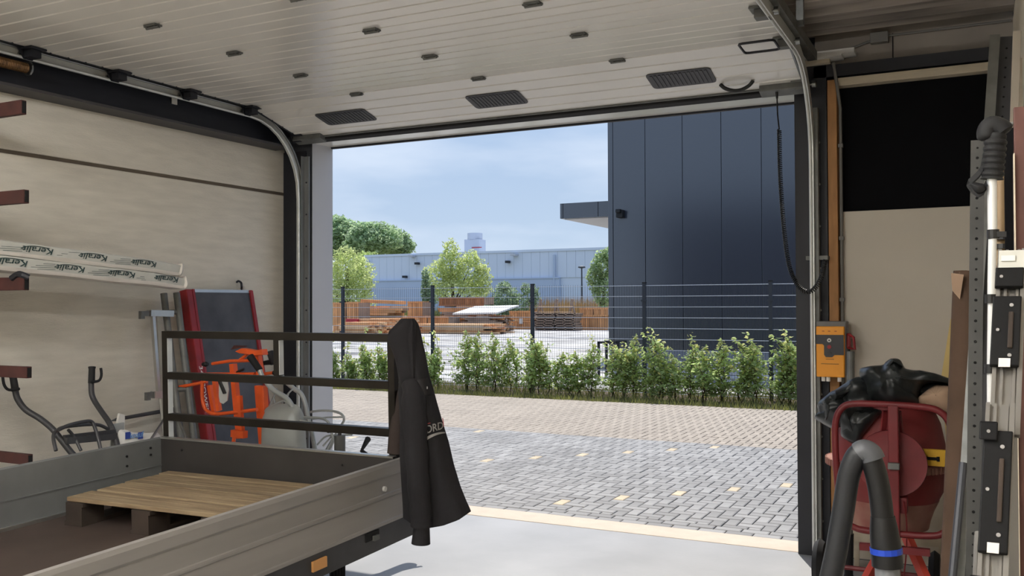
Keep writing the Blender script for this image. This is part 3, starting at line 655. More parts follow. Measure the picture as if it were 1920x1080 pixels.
# ------------------------------------------------------------------ mesh fence
FY = 16.6; posts = [PY(p, 560, FY).x for p in (643, 811, 998, 1207, 1445)]; stp = (posts[4]-posts[0])/4
posts = [posts[0]+k*stp for k in range(-2, 7)]; FT = 2.03
t = thing('mesh_fence', (posts[4], FY, 0), 'anthracite double wire mesh fence with square posts behind the hedge', 'fence')
for x in posts:
    p = MB().box(x-.03, x+.03, FY-.03, FY+.03, -.05, FT+.05).build('fence_post', fence_mat, t); MB().box(x-.034, x+.034, FY-.034, FY+.034, FT+.045, FT+.065).build('post_cap', black_plastic, p)
    for z in (.45, 1.1, 1.75): MB().box(x-.055, x+.055, FY-.05, FY-.03, z-.015, z+.015).build('clamp', fence_mat, p)
vw = MB()
for a, b_ in zip(posts[:-1], posts[1:]):
    for k in range(11):
        z = FT-k*.2; MB().tube([(a+.02, FY-.012, z), (b_-.02, FY-.012, z)], .0045, 4).tube([(a+.02, FY+.006, z), (b_-.02, FY+.006, z)], .0045, 4).build('horizontal_wire', wire_glint, t)
    n = int((b_-a)/.05)
    for k in range(n): x = a+.025+k*.05; vw.tube([(x, FY-.003, .03), (x, FY-.003, FT+.03)], .0028, 3, cap=False)
vw.build('vertical_wires', wire_v, t, kind='stuff')

# ------------------------------------------------------------------ lumber yard
def stack_box(pxl, pxr, yt, yb, depth, Y=None):
    a = PZ((pxl+pxr)/2, yb, 0); Y = Y or a.y; return PY(pxl, yb, Y).x, PY(pxr, yb, Y).x, Y, PY((pxl+pxr)/2, yt, Y).z, depth
def boards_stack(name, bx, label, mats, bh=.09, jit=.25, cat='lumber', gaps=0):
    x0, x1, Y, z, d = bx; t = thing(name, ((x0+x1)/2, Y+d/2, 0), label, cat); b = MB(); n = max(2, int(z/bh)); k0 = 0
    for k in range(n):
        for r in range(max(1, int(d/.25))):
            xa = x0+abs(random.gauss(0, jit))*(1 if k < n-1 else 2.5); xb = x1-abs(random.gauss(0, jit))*(1 if k < n-1 else 2.5)
            if xb-xa < .3: continue
            b.m = random.choice(range(len(mats))); b.box(xa, xb, Y+r*.25, Y+r*.25+.23, .02+k*z/n, .02+(k+.86)*z/n)
    b.build('boards', mats, t, kind='stuff'); b = MB()
    for q in (.15, .5, .85): b.box(x0+(x1-x0)*q-.05, x0+(x1-x0)*q+.05, Y-.02, Y+d, -.015, .03)
    b.build('bearer', lumber_d, t); return t
def slat_crate(name, bx, label, mat, z0=0, group=None, cat='crate'):
    x0, x1, Y, z, d = bx; t = thing(name, ((x0+x1)/2, Y+d/2, z0), label, cat, group); b = MB(); n = max(5, int((x1-x0)/.14)); w = (x1-x0)/n
    for k in range(n): b.box(x0+k*w+.012, x0+(k+1)*w-.012, Y, Y+.03, z0+.06, z).box(x0+k*w+.012, x0+(k+1)*w-.012, Y+d-.03, Y+d, z0+.06, z)
    b.build('slats', mat, t, kind='stuff')
    MB().box(x0, x1, Y+.03, Y+d-.03, z0+.08, z-.06).build('core', lumber_d, t)
    for zz_ in (z0+.05, z-.06): MB().box(x0, x1, Y-.03, Y, zz_-.05, zz_+.05).build('batten', mat, t)
    return t
slat_crate('slatted_crate', stack_box(624, 648, 567, 606, 1.2, 45), 'orange slatted crate at the far left of the lumber yard', lumber_o)
slat_crate('slatted_crate', stack_box(650, 672, 566, 606, 1.2, 45), 'orange slatted crate second from the left in the lumber yard', lumber_o)
slat_crate('slatted_crate', stack_box(764, 792, 565, 606, 1.2, 51), 'orange slatted crate right of the jumbled timber roof', lumber_o)
boards_stack('lumber_stack', stack_box(626, 702, 605, 631, 2.2, 40.5), 'pale orange beams piled lowest at the left front of the lumber yard', [lumber_l, lumber_o])
boards_stack('lumber_stack', stack_box(668, 750, 598, 627, 2.0, 43), 'pale orange beam pile behind the lowest pile at left', [lumber_l, lumber_o])
boards_stack('lumber_stack', stack_box(676, 758, 574, 612, .9, 47.3), 'jumbled pile of short timber pieces under an orange beam', [lumber_o, lumber_l, lumber_d], .14, .5)
x0, x1, Y, z, d = stack_box(675, 752, 566, 606, 1.0, 46.6)
MB().obox(((x0+x1)/2, Y+.3, z), ((x1-x0)/2, 0, -.06), (0, .25, 0), (0, 0, .1)).build('orange_beam', lumber_o); tag(bpy.data.objects['orange_beam'], 'long orange beam lying across the top of the jumbled timber', 'beam')
slat_crate('slatted_bin', stack_box(742, 800, 593, 617, 1.4, 49), 'low orange slatted bin left of a fence post in the lumber yard', lumber_o, cat='bin')
slat_crate('slatted_bin', stack_box(802, 841, 593, 617, 1.4, 49), 'low orange slatted bin right of the second fence post', lumber_o, cat='bin')
boards_stack('lumber_stack', stack_box(748, 936, 608, 624, 2.2, 46), 'long pale beams stretched out low before the tilted white sheet', [lumber_l, lumber_o, lumber_d], .08, .9)
boards_stack('lumber_stack', stack_box(820, 908, 574, 606, 2.2, 53), 'dark brown weathered timber pile in the middle of the yard', [lumber_d, lumber_d, lumber_o], .12, .3)
x0, x1, Y, z, d = stack_box(820, 905, 557, 606, 1.5, 53)
slat_crate('slatted_crate', (x0, x1, Y+.2, z, 1.4), 'long slatted crate on top of the dark brown timber pile', M('crate_mid', (176, 124, 84), .85, var=.15, scale=1, island=.2), PY(860, 573.6, 53).z)
boards_stack('lumber_stack', stack_box(850, 940, 592, 616, 2.2, 50.5), 'dark splayed boards beneath the tilted white sheet', [lumber_d, lumber_o], .09, .5)
x0, x1, Y, z, d = stack_box(857, 938, 588, 616, 2, 50.4)
MB().obox(((x0+x1)/2, Y+1.0, z+.22), ((x1-x0)/2, .12, .03), (.25, 1.0, .22), (0, 0, .05)).build('white_sheet', bag_white); tag(bpy.data.objects['white_sheet'], 'tilted white sheet lying on the dark boards in the yard', 'sheet')
zc = PY(977, 600, 56).z
slat_crate('slatted_crate', stack_box(955, 1000, 600.5, 617, 1.3, 56), 'orange crate at the bottom of the pair left of the third fence post', lumber_o)
MB().box(bpy.data.objects['slatted_crate.004'].location.x-.13, bpy.data.objects['slatted_crate.004'].location.x+.13, 55.92, 55.97, .35, .72).build('notice', bag_white, bpy.data.objects['slatted_crate.004'])
bx = stack_box(955, 1000, 583, 617, 1.3, 56); slat_crate('slatted_crate', bx, 'orange crate on top of the pair left of the third fence post', lumber_o, zc)
t = None
x0, x1, Y, z, d = stack_box(1003, 1080, 587, 619, 1.8, 54); nn = 7
for k in range(nn):
    for s in range(2):
        xa = x0+(x1-x0)*s/2+random.gauss(0, .05); xb = xa+(x1-x0)/2-.05; za, zb = k*z/nn, (k+1)*z/nn-.01
        p = thing('pallet', ((xa+xb)/2, Y, za), 'weathered pallet, %s from the ground in the %s stack right of the third fence post' % (ordn(k+1), ('left', 'right')[s]), 'pallet', 'stacked pallets in the yard'); b = MB().box(xa, xb, Y, Y+1.2, zb-.05, zb).box(xa, xb, Y, Y+1.2, za, za+.03)
        for q in (0, .45, .9): b.box(xa+(xb-xa)*q*1.0, xa+(xb-xa)*q+.1, Y, Y+1.2, za, zb)
        b.build('boards', lumber_d, p)
for n, px in enumerate((1012, 1042, 1071)):
    x = PY(px, 580, 54.5).x; zt = PY(px, 561, 54.5).z; t = thing('timber_upright', (x, 54.5, z), ['dark upright trestle over the left end of the pallet stacks', 'dark upright trestle over the middle of the pallet stacks', 'dark upright trestle over the right end of the pallet stacks'][n], 'trestle')
    MB().bar((x-.1, 54.5, z), (x+.1, 54.5, zt), .14).bar((x+.25, 54.5, z), (x, 54.5, zt-.1), .1).build('post', lumber_d, t)
MB().bar(PY(1010, 575, 54.45), PY(1074, 575, 54.45), .08).bar(PY(1010, 585, 54.45), PY(1074, 585, 54.45), .08).build('trestle_rail', lumber_l); tag(bpy.data.objects['trestle_rail'], 'pale rails joining the three trestles over the pallets', 'rail')
zc = PY(1113, 593, 56).z
slat_crate('slatted_crate', stack_box(1087, 1140, 594, 618, 1.3, 56), 'long orange crate at the bottom next to the navy building', lumber_o)
bx = stack_box(1087, 1112, 577, 618, 1.2, 56); slat_crate('slatted_crate', bx, 'upper left orange crate next to the navy building', lumber_o, zc)
bx = stack_box(1113.5, 1140, 577, 618, 1.2, 56); slat_crate('slatted_crate', bx, 'upper right orange crate touching the navy building outline', lumber_o, zc)
q = PZ(658, 618, 0); q = PY(660, 606, 42.8); MB().box(q.x-.4, q.x+.4, 42.75, 42.95, 0, q.z+.25).build('red_crate', tank_red, bevel=.03); tag(bpy.data.objects['red_crate'], 'small red crate among the pale beams at left', 'crate')

# ------------------------------------------------------------------ trailer
TA = math.radians(1.5); TO = V((-3.53, 4.03, .60)); TT = Matrix.Translation(TO) @ Matrix.Rotation(TA, 4, 'X')
RX, LX, BY = .845, -.84, -3.1      # local: x right side, left side, y rear end (0 at the headboard)
t = thing('flatbed_trailer', (-3.53, 2.4, 0), 'grey dropside trailer with black ladder headboard parked beside the concrete wall', 'trailer')
T = lambda: MB(TT)
ly = lambda px, py: PX(px, py, -2.667).y-4.03
prof = [(0, .0), (.013, 0), (.013, .014), (.008, .02), (.006, .128), (.012, .134), (.013, .142), (.012, .150), (.008, .155), (.007, .235), (.015, .246), (.018, .288), (.012, .305), (.0, .31), (-.014, .305), (-.014, 0)]
rs = T().prism([(x, z) for x, z in prof], (RX, BY, 0), (1, 0, 0), (0, 0, 1), (0, -BY+.10, 0)).build('side_panel', alu_panel, t)
for y in (-2.9,):
    T().obox((RX+.024, y, .135), (.012, 0, 0), (0, .035, 0), (0, 0, .022)).build('latch', black_plastic, rs, bevel=.005)
T().lathe([(.013, 0), (.013, .012)], (RX+.019, ly(720, 897), .185), 12, (1, 0, 0)).build('latch_button', bag_white, rs)
lpf = [(0, 0), (.012, 0), (.012, .31), (.0, .318), (-.016, .31), (-.016, 0)]
ls = T().prism(lpf, (LX, BY, 0), (1, 0, 0), (0, 0, 1), (0, -BY-.03, 0)).build('side_panel', alu_dark, t)
T().box(LX+.012, LX+.016, BY, -.03, .148, .154).build('ridge', alu_dark, ls); T().box(LX+.012, LX+.03, BY, -.03, 0, .022).build('floor_edge', alu, ls)
for y, z in ((-.28, .245), (-.28, .19), (-.11, .265), (-.11, .225)): T().lathe([(.007, 0), (.007, .006)], (LX+.012, y, z), 8, (1, 0, 0)).build('bolt', black_plastic, ls)
fp = T().box(LX, RX-.02, -.03, -.005, 0, .315).build('front_panel', front_dark, t)
T().box(LX, RX-.02, -.034, -.002, .308, .318).build('top_edge', alu, fp)
for x in (-.66, .5): 
    for z in (.1, .25): T().lathe([(.006, 0), (.006, .005)], (x, -.03, z), 8, (0, -1, 0)).build('bolt', black_plastic, fp)
T().box(LX, RX, BY, BY+.025, 0, .31).build('tailgate', alu_panel, t)
T().box(LX, RX, BY, -.03, -.02, .004).build('load_floor', ply_floor, t)
fr = T().box(RX-.045, RX+.008, BY, .12, -.115, -.002).build('frame_rail', dark_tube, t); T().box(LX-.01, LX+.045, BY, 0, -.115, -.002).build('frame_rail', dark_tube, t)
for y in (-.02, -1.0, -2.0, -3.05): T().box(LX+.045, RX-.045, y-.03, y+.02, -.1, -.022).build('cross_member', dark_tube, t)
T().obox((RX+.013, ly(600, 1046), -.052), (.006, 0, 0), (0, .05, 0), (0, 0, .024)).build('side_reflector', lens_amber, fr, bevel=.002)
T().obox((RX+.010, ly(700, 993), -.028), (.004, 0, 0), (0, .055, 0), (0, 0, .02)).build('tie_pocket', hole_black, fr); T().obox((RX+.016, ly(704, 1000), -.04), (.012, 0, 0), (0, .02, 0), (0, 0, .012)).build('tie_ring', galv_dull, fr)
hb = thing('headboard', (0, 0, 0), None, None); bpy.data.objects.remove(hb)
for x in (LX+.02, RX-.045): T().box(x-.02, x+.02, .0, .04, 0, .945).build('headboard_post', rail_black, t)
T().box(.036-.018, .036+.018, .0, .04, .705, .91).build('headboard_post', rail_black, t)
for x, z1_ in ((LX+.041, .945), (.036+.019, .905)): T().box(x, x+.003, .002, .038, .0 if z1_ > .92 else .71, z1_-.003).build('post_lit_face', galv_lit, t, label='pale galvanised liner on the post side')  # thin pale plates added to paint light on the posts' right sides
for z in (.925, .68, .433): T().box(LX+.04, RX-.06, -.002, .040, z-.021, z+.021).build('headboard_rail', rail_black, t)
# drawbar, coupling, jockey wheel
for sg in (-1, 1): T().bar((sg*.5, .0, -.07), (.0, 1.15, -.07), .06, .09).build('drawbar', galv_dull, t)
T().bar((0, 1.0, -.05), (.02, 1.42, -.04), .08, .09).build('coupling', dark_tube, t, bevel=.01)
T().lathe([(.03, 0), (.055, .02), (.055, .06), (.02, .08)], (.03, 1.45, -.07), 14).build('coupling_head', dark_tube, t)
T().tube(smooth_path([(0.02, 1.32, .0), (.02, 1.38, .06), (.05, 1.5, .09), (.09, 1.55, .08)], 4), [.014]*13, 6).build('coupling_lever', black_plastic, t)
q = PY(690, 826, 4.95); e = PY(678, 845, 5.0); MB().tube([(-3.5, 5.15, .58), e, q+V((.0, 0, .01))], [.012, .013, .02], 8).build('brake_lever', black_plastic, t, smooth=60)
q = PY(637, 816, 4.72); jw = MB().tube([(q.x, 4.72, .24), (q.x, 4.72, q.z)], .035, 14).build('jockey_tube', galv_dull, t, smooth=40)
MB().tube([(q.x, 4.72, q.z), (q.x, 4.72, q.z+.035)], .012, 8).tube([(q.x, 4.72, q.z+.03), (q.x+.0, 4.6, q.z+.035)], .008, 6).build('crank', dark_tube, jw)
wx, wy = PZ(632, 1078, .05).x, PZ(632, 1078, .05).y
b = MB().lathe([(.05, -.045), (.11, -.042), (.118, -.02), (.118, .02), (.11, .042), (.05, .045)], (wx, wy, .118), 24, (.75, .66, 0)).build('jockey_wheel', rubber, t, smooth=35)
for k in (-.028, -.01, .01, .028): MB().lathe([(.119, k-.005), (.121, k), (.119, k+.005)], (wx, wy, .118), 24, (.75, .66, 0)).build('tread_rib', black_plastic, b)
MB().bar((wx-.07, wy+.06, .118), (wx-.07, wy+.06, .26), .03, .03).bar((wx-.07, wy+.06, .25), (q.x, 4.72, .26), .03, .03).build('wheel_fork', galv_dull, t)
for x in (-4.15, -2.9): b = MB().lathe([(.1, -.09), (.25, -.085), (.285, -.05), (.285, .05), (.25, .085), (.1, .09)], (x, 2.2, .285), 32, (1, 0, 0)).build('wheel', rubber, t, smooth=35); MB().lathe([(.16, -.092), (.05, -.07), (.05, .07), (.16, .092)], (x, 2.2, .285), 20, (1, 0, 0)).build('rim', alu, b)
MB().tube([(-4.15, 2.2, .285), (-2.9, 2.2, .285)], .03, 8).build('axle', dark_tube, t); 
for x in (-3.9, -3.1): MB().bar((x, 2.2, .3), (x, 2.2, .46), .06).build('axle_mount', dark_tube, t)
# pallet in the trailer
pa = PZ(123, 935, .745); pb = PZ(372, 876, .76); 
def on_bed(px, py, h=.145):      # point on the plane h above the tilted trailer floor
    n = TT.to_3x3() @ V((0, 0, 1)); o = TT @ V((0, 0, h)); d = ray(px, py); return EYE+d*((o-EYE).dot(n)/d.dot(n))
TI = TT.inverted(); q0 = TI @ on_bed(123, 933); q1 = TI @ on_bed(362, 873); q2 = TI @ on_bed(402, 965)

pt = thing('pallet', TT @ V((q0.x+.5, q0.y+.4, .005)), 'worn wooden pallet with wide planks lying in the trailer', 'pallet')
P0 = V((q0.x, q0.y, 0)); u = V((q2.x-q0.x, q2.y-q0.y, 0)).normalized(); w_ = V((-u.y, u.x, 0)); PL = 1.02; DL = -.07-q0.y-max(0, u.y)*PL
PM = TT @ Matrix(((u.x, w_.x, 0, P0.x), (u.y, w_.y, 0, P0.y), (0, 0, 1, .005), (0, 0, 0, 1)))
nb = [.155, .105, .135, .15, .12, .14, .1, .13]; tot = sum(nb); y = 0
for k, wd in enumerate(nb):
    wd *= DL/tot; j = random.uniform(-.02, .01) if k else 0; MB(PM).box(j, PL+random.uniform(-.01, .02), y+.007, y+wd-.008, .119+random.uniform(0, .002), .141+random.uniform(-.003, .003)).build('plank', wood_pallet, pt, bevel=.003); y += wd
for x in (0.0, .45, .89):
    MB(PM).box(x, x+.12, 0, DL, .098, .118).build('stringer_board', wood_dark, pt); 
    MB(PM).box(x-.01, x+.11, 0, DL, .0, .02).build('skid_board', wood_dark, pt)
    for yy in (.0, DL/2-.07, DL-.14): MB(PM).box(x, x+.11, yy, yy+.14, .02, .098).build('block', wood_dark, pt)

# ------------------------------------------------------------------ jacket on the headboard corner
t = thing('hooded_jacket', PD(790, 900, 4.72), 'charcoal hooded work jacket hung over the right end of the trailer headboard', 'jacket')
JD = 4.66
Lx = [(597, 752), (603, 747), (612, 738), (622, 728), (634, 726), (648, 730), (665, 738), (690, 744), (715, 748), (735, 746), (760, 748), (800, 750), (850, 749), (900, 752), (950, 755), (980, 756), (1000, 757)]
Rx = [(597, 777), (602, 782), (617, 788), (642, 793), (663, 798), (688, 802), (710, 807), (730, 813), (760, 821), (791, 830), (830, 842), (870, 851), (910, 863), (940, 875), (957, 883), (1000, 893)]
def ip(T_, y): return float(np.interp(y, [a for a, _ in T_], [b for _, b in T_]))
def hem(x): return float(np.interp(x, [745, 757, 775, 800, 830, 860, 883], [955, 972, 985, 991, 986, 975, 959]))
def jacket_surface(infl=0, t0=0, t1=1, NR=46, NA=48):
    rows = []
    for i in range(NR):
        tt = t0+(t1-t0)*i/(NR-1); row = []
        for k in range(NA):
            a = 2*math.pi*k/NA; y = 597+(980-597)*tt
            for _ in range(3):
                l, r = ip(Lx, y), ip(Rx, y); x = (l+r)/2+(r-l)/2*math.cos(a); y = 597+(hem(x)-597)*tt
            l, r = ip(Lx, y), ip(Rx, y); x = (l+r)/2+((r-l)/2+infl*370)*math.cos(a)
            d = .035+.05*min(1, tt*2); fold = .010*min(1, tt*2.2)*math.sin(5*a+1.4+2*tt)*(.4+.6*tt)+.006*mnoise.noise(V((x*.05, y*.012, 3)))
            row.append(PD(x, y, JD-math.sin(a)*(d+infl)-fold*(1 if math.sin(a) > 0 else .3)))
        rows.append(row)
    return rows
b = MB(); R_ = jacket_surface(); R_.insert(0, [sum(R_[0], V())/48]*48); b.grid(R_, True)
inner = [[p.lerp(sum(R_[-1], V())/48, .06)+V((0, 0, .02)) for p in R_[-1]]]; b.grid([R_[-1], inner[0], [sum(R_[-1], V())/48+V((0, 0, .25))]*48], True)
b.build('body', jacket_mat, t, smooth=80)
hl = [(598, 752, 776), (606, 745, 779), (616, 734, 780), (626, 727, 780), (636, 726, 780), (655, 734, 780), (685, 744, 780), (712, 749, 780), (735, 754, 780)]
rows = []
for y, l, r in hl:
    rows.append([PD((l+r)/2+(r-l)/2*math.cos(2*math.pi*k/32), y, JD-.028-.045*math.sin(2*math.pi*k/32)-(.012 if math.cos(2*math.pi*k/32) > .6 else 0)) for k in range(32)])
for q in (0, -1):
    c = sum(rows[q], V())/32; rows.insert(0, [c]*32) if q == 0 else rows.append([c]*32)
MB().grid(rows, True).build('hood', jacket_mat, t, smooth=70)
sp = smooth_path([PD(x, y, JD-d) for x, y, d in ((767, 716, .05), (774, 740, .085), (778, 790, .10), (781, 850, .105), (785, 910, .105), (789, 960, .10), (790, 985, .095))], 6)
n = len(sp); rr = [(.035+.028*min(1, i/8)-.012*i/n)*(1+.05*math.sin(i*1.1)) for i in range(n)]
sl_ = MB().tube(sp, rr, 20).build('sleeve', jacket_mat, t, smooth=70)
MB().tube([PD(790, 982, JD-.095), PD(790.5, 988, JD-.095), PD(789, 1019, JD-.095)], [.043, .040, .047], 20).build('cuff', jacket_mat, sl_, smooth=70)
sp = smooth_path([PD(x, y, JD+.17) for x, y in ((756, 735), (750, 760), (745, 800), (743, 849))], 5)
MB().tube(sp, [.03+.0012*i for i in range(len(sp))], 16).build('sleeve', jacket_inner, t, smooth=70, label='brown sleeve behind the rails')
def on_jacket(x, y, off):
    l, r = ip(Lx, y), ip(Rx, y); c = max(-1, min(1, (x-(l+r)/2)/((r-l)/2))); a = math.acos(c); tt = min(1, (y-597)/(hem(x)-597)); d = .035+.05*min(1, tt*2)
    fold = .010*min(1, tt*2.2)*math.sin(5*a+1.4+2*tt)*(.4+.6*tt)+.006*mnoise.noise(V((x*.05, y*.012, 3)))
    return PD(x, y, JD-math.sin(a)*d-fold-off)
rows = []
for i in range(10):
    f = i/9; rows.append([on_jacket(x, y, .006) for x, y in ((779+(786-779)*f+((802.5+(813.5-802.5)*f)-(779+7*f))*k/8, 711+(740-711)*f+(-5+f*2)*k/8+2) for k in range(9))])
b = MB().grid(rows); b.build('shoulder_panel', jacket_yoke, t, smooth=80)
q = PD(801, 727, JD-.06); MB().obox(q, CR*.003, CU*.006, CF*.002).build('panel_eyelet', ink_grey, t)
q = PD(848, 967, JD-.07); MB().obox(q, CR*.003, CU*.003, CF*.002).build('hem_eyelet', bag_white, t)
# printed letters follow the cloth
def cloth_text(txt, P, size, m, name):
    cu = bpy.data.curves.new('txt', 'FONT'); cu.body = txt; cu.size = 1; cu.offset = .012; cu.resolution_u = 3
    to = bpy.data.objects.new('txt', cu); COL.objects.link(to); dg = bpy.context.evaluated_depsgraph_get(); dg.update(); me = bpy.data.meshes.new_from_object(to.evaluated_get(dg)); bpy.data.objects.remove(to); me.name = name
    mx = max(q.co.x for q in me.vertices); o0 = org(t)
    for q in me.vertices:
        f = q.co.x/mx; g = q.co.y/.72; x, y = P(f, g); q.co = on_jacket(x, y, .007)-o0
    me.materials.clear(); me.materials.append(m); newobj(name, me, t)
ps = lambda f, g: (799.5+32*f+(-1.5+1.0*f)*g*1.2, 813-9.5*f-g*(15-1*f))
cloth_text('DRD', ps, 1, ink_grey, 'lettering')
rows = [[on_jacket(798.5+36*k/10, 823-12*math.sin(k/10*math.pi/2)**.9+o_*(1+1.5*(1-k/10)), .0075) for k in range(11)] for o_ in (-1.2, 1.4)]
MB().grid(rows).build('logo_swoosh', ink_grey, t)
for x0_, y0_, x1_, y1_ in ((800, 795, 807, 793), (830.0, 784, 832, 800)):
    a, c_ = on_jacket(x0_, y0_, .0075), on_jacket(x1_, y1_, .0075); MB().bar(a, c_, .004, .001, up=CF).build('logo_accent', ink_red, t)

# ------------------------------------------------------------------ left wall: rack arms, wrapped boards
arms = [(50, 198, 27), (55, 365, 26), (55, 528, 25), (60, 694, 22), (62, 857, 20)]
lab = ['topmost', 'second', 'third', 'fourth', 'lowest']
t = thing('cantilever_rack', (-5.3, 3.45, 0), 'oxide red cantilever rack arms reaching from the concrete wall at the left edge', 'rack')
MB().box(-5.55, -5.45, 3.40, 3.50, 0, 3.03).build('upright', rust_arm, t)
for px, py, hh in arms:
    q = PX(px, py, -4.8); hz = hh/FPX*5.15/2; a = MB().box(-5.45, -4.8, q.y-.035, q.y, q.z-hz-.012, q.z+hz-.012).build('arm', rust_arm, t, bevel=.003)
    MB().box(-4.802, -4.797, q.y-.029, q.y-.006, q.z-hz-.006, q.z+hz-.018).build('open_end', hole_black, a)
q = PX(40, 517, -4.82); MB().tube(smooth_path([PX(22, 522, -4.9), PX(34, 514, -4.85), PX(44, 516, -4.8), PX(54, 520, -4.78)], 3), .018, 8).build('arm_hook', black_steel, t)
def pack(px_end, pts, name, label, y1):
    pass
def wrapped(z0, y1, x, label, seed, end, txts, slope):
    random.seed(seed); Yb = .8; t = thing('wrapped_board_pack', (x, 2.8, z0), label, 'board pack')
    prof = [(0, 0), (.0, .012), (.035, -.0), (.05, .016), (.05, .074), (.042, .082), (-.14, .082), (-.15, .07), (-.15, 0)]
    prof = [(-.15, 0), (.035, 0), (.05, .022), (.05, .078), (.042, .084), (-.14, .084), (-.15, .075)]
    N = 40; rows = []
    for i in range(N+1):
        y = Yb+(y1-Yb)*i/N; k = i/N; c = 1; e = max(0, (y-(y1-.28))/.28); row = []
        for j, (a, z) in enumerate(prof):
            jit = .004*mnoise.noise(V((y*3, j, seed)))+e*.018*mnoise.noise(V((y*14, j*2.3, seed)))
            row.append(V((x+a*(1-.25*e)+jit, y, z0+slope*(y-3.4)+z*(1-.15*e)+jit)))
        rows.append(row)
    b = MB().grid(rows, True); n = len(prof); nn = len(b.v); b.add(rows[-1], [tuple(range(n))]); b.add(rows[0], [tuple(reversed(range(n)))])
    # pale lower strip as second material
    b.m = 0; b.mi = [1 if (i < N*n and i % n in (0, 1)) else 0 for i in range(len(b.f))]
    b.build('pack', [film, film_white], t, smooth=35)
    for yy, kind in txts:
        zc_ = z0+slope*(yy-3.4)
        if kind == 'w':
            text_obj('Keralit', (x+.0535, yy, zc_+.066), (0, -1, -slope), (0, 0, -1), .05, ink_green, t, bold=.0004, shear=.25, flatw=.205)
            sw_ = smooth_path([V((x+.0535, yy-.03, zc_+.070)), V((x+.0535, yy-.1, zc_+.078)), V((x+.0535, yy-.17, zc_+.077)), V((x+.0535, yy-.215, zc_+.062))], 4)
            MB().tube([p-V((.0015, 0, 0)) for p in sw_], .0024, 4).build('logo_swoosh', ink_green, t)
        else:
            for r in range(4):
                w = (.12, .16, .13, .08)[r]; MB().box(x+.0495, x+.0508, yy-w, yy, zc_+.032+r*.011, zc_+.0345+r*.011).build('fine_print', ink_green, t)
    # crumpled film end
    b = blob([V((x+.05, y1-.02, z0+slope*(y1-3.4)+.01)), V((x+.045, y1-.02, z0+slope*(y1-3.4)+.08)), V((x-.03, y1+.02, z0+slope*(y1-3.4)+.085)), V((x-.13, y1-.02, z0+slope*(y1-3.4)+.075)), V((x-.13, y1-.02, z0+slope*(y1-3.4)+.01)), V((x-.02, y1+.01, z0+slope*(y1-3.4)-.005))], V((x-.04, y1, z0+slope*(y1-3.4)+.045)), (0, 1, 0), .03, .05, seed)
    b.build('film_end', film_white, t, smooth=40)
    return t
sl1 = (PX(345, 541, -5).z-PX(0, 507, -5).z)/(PX(345, 541, -5).y-PX(0, 507, -5).y)
zl0 = PX(0, 507, -5).z
txt1 = [(PX(103, 470, -4.95).y, 'w'), (PX(204, 485, -4.95).y, 'w'), (PX(296, 497, -4.95).y, 'w'), (PX(44, 465, -4.95).y, 't'), (PX(152, 478, -4.95).y, 't'), (PX(247, 493, -4.95).y, 't'), (3.2, 'w')]
txt2 = [(PX(53, 490, -4.95).y, 'w'), (PX(160, 502, -4.95).y, 'w'), (PX(254, 512, -4.95).y, 'w'), (PX(335, 523, -4.95).y, 'w'), (PX(104, 496, -4.95).y, 't'), (PX(205, 508, -4.95).y, 't'), (PX(292, 520, -4.95).y, 't')]
wrapped(zl0, PX(352, 530, -4.95).y, -5.0, 'lower film wrapped board pack lying on the rack arm with frayed end', 3, 352, txt2, sl1)
wrapped(zl0+.088, PX(344, 505, -4.95).y, -5.01, 'upper film wrapped board pack lying on top of the other pack', 4, 345, txt1, sl1)
random.seed(11)
# hook on the wall
q = PX(449, 535, XL+.0); t = thing('wall_hook', q, 'small dark curved hook on the concrete wall above the black ramp', 'hook')
MB().tube(smooth_path([PX(453, 542, XL+.0), PX(453, 538, XL+.03), PX(452, 530, XL+.03), PX(447, 527, XL+.04), PX(444, 529, XL+.05)], 4), .009, 6).build('hook', black_steel, t, smooth=60)
# ------------------------------------------------------------------ scaffold deck and frames against the wall
t = thing('scaffold_deck', (-5.3, 5.6, 0), 'black scaffold deck with red side beams leaning on the wall behind the headboard', 'scaffold deck')
top_l, top_r = V((-5.48, 5.31, 1.80)), V((-5.48, 5.96, 1.80)); dn = V((.36, 0, -1.80)); up_ = -dn.normalized(); wv = V((0, 1, 0)); nv = wv.cross(up_).normalized()
if nv.x < 0: nv = -nv
top_l.z = PX(353, 543, -5.48).z; top_r.z = PX(460, 545, -5.48).z; LN = top_l.z/(-dn.normalized()).z; dd = dn.normalized()
wd = (top_r-top_l).length; c = (top_l+top_r)/2+dd*LN/2
MB().obox(c, wv*(wd/2-.01), dd*(LN/2-.004), nv*.008).build('plywood', black_deck, t)
for q, nm in ((top_l, 0), (top_r, 1)):
    o = MB().obox(q+dd*LN/2+wv*(-.03 if nm == 0 else .008)-nv*.02, wv*(.035 if nm == 0 else .014), dd*LN/2, nv*.04).build('side_beam', red_steel, t, bevel=.006)
    MB().obox(q+dd*LN/2+wv*(.006 if nm == 0 else -.008)+nv*.014, wv*.011, dd*LN/2, nv*.01).build('edge_rail', red_steel, t)
    if nm == 0: text_obj('344-POWER', q+dd*.60-wv*.012+nv*.0215-wv*.038, dd, wv, .05, bag_white, o, flatw=.36)
MB().obox((top_l+top_r)/2+dd*.01, wv*wd/2, dd*.012, nv*.012).build('top_trim', alu, t)
t = thing('scaffold_ladder', (-5.35, 5.15, 0), 'grey aluminium scaffold ladder of two round tubes standing beside the black deck', 'ladder')
def wallpt(px, py, x): return PX(px, py, x)
A0, A1 = wallpt(307, 550, -5.45), wallpt(331, 549, -5.40); 
for a, e_, m_ in ((A0, V((-5.15, A0.y+.0, 0)), galv_dull), (A1, V((-5.10, A1.y, 0)), galv_dull)):
    MB().tube([a, e_], .025, 14).build('tube', m_, t, smooth=40)
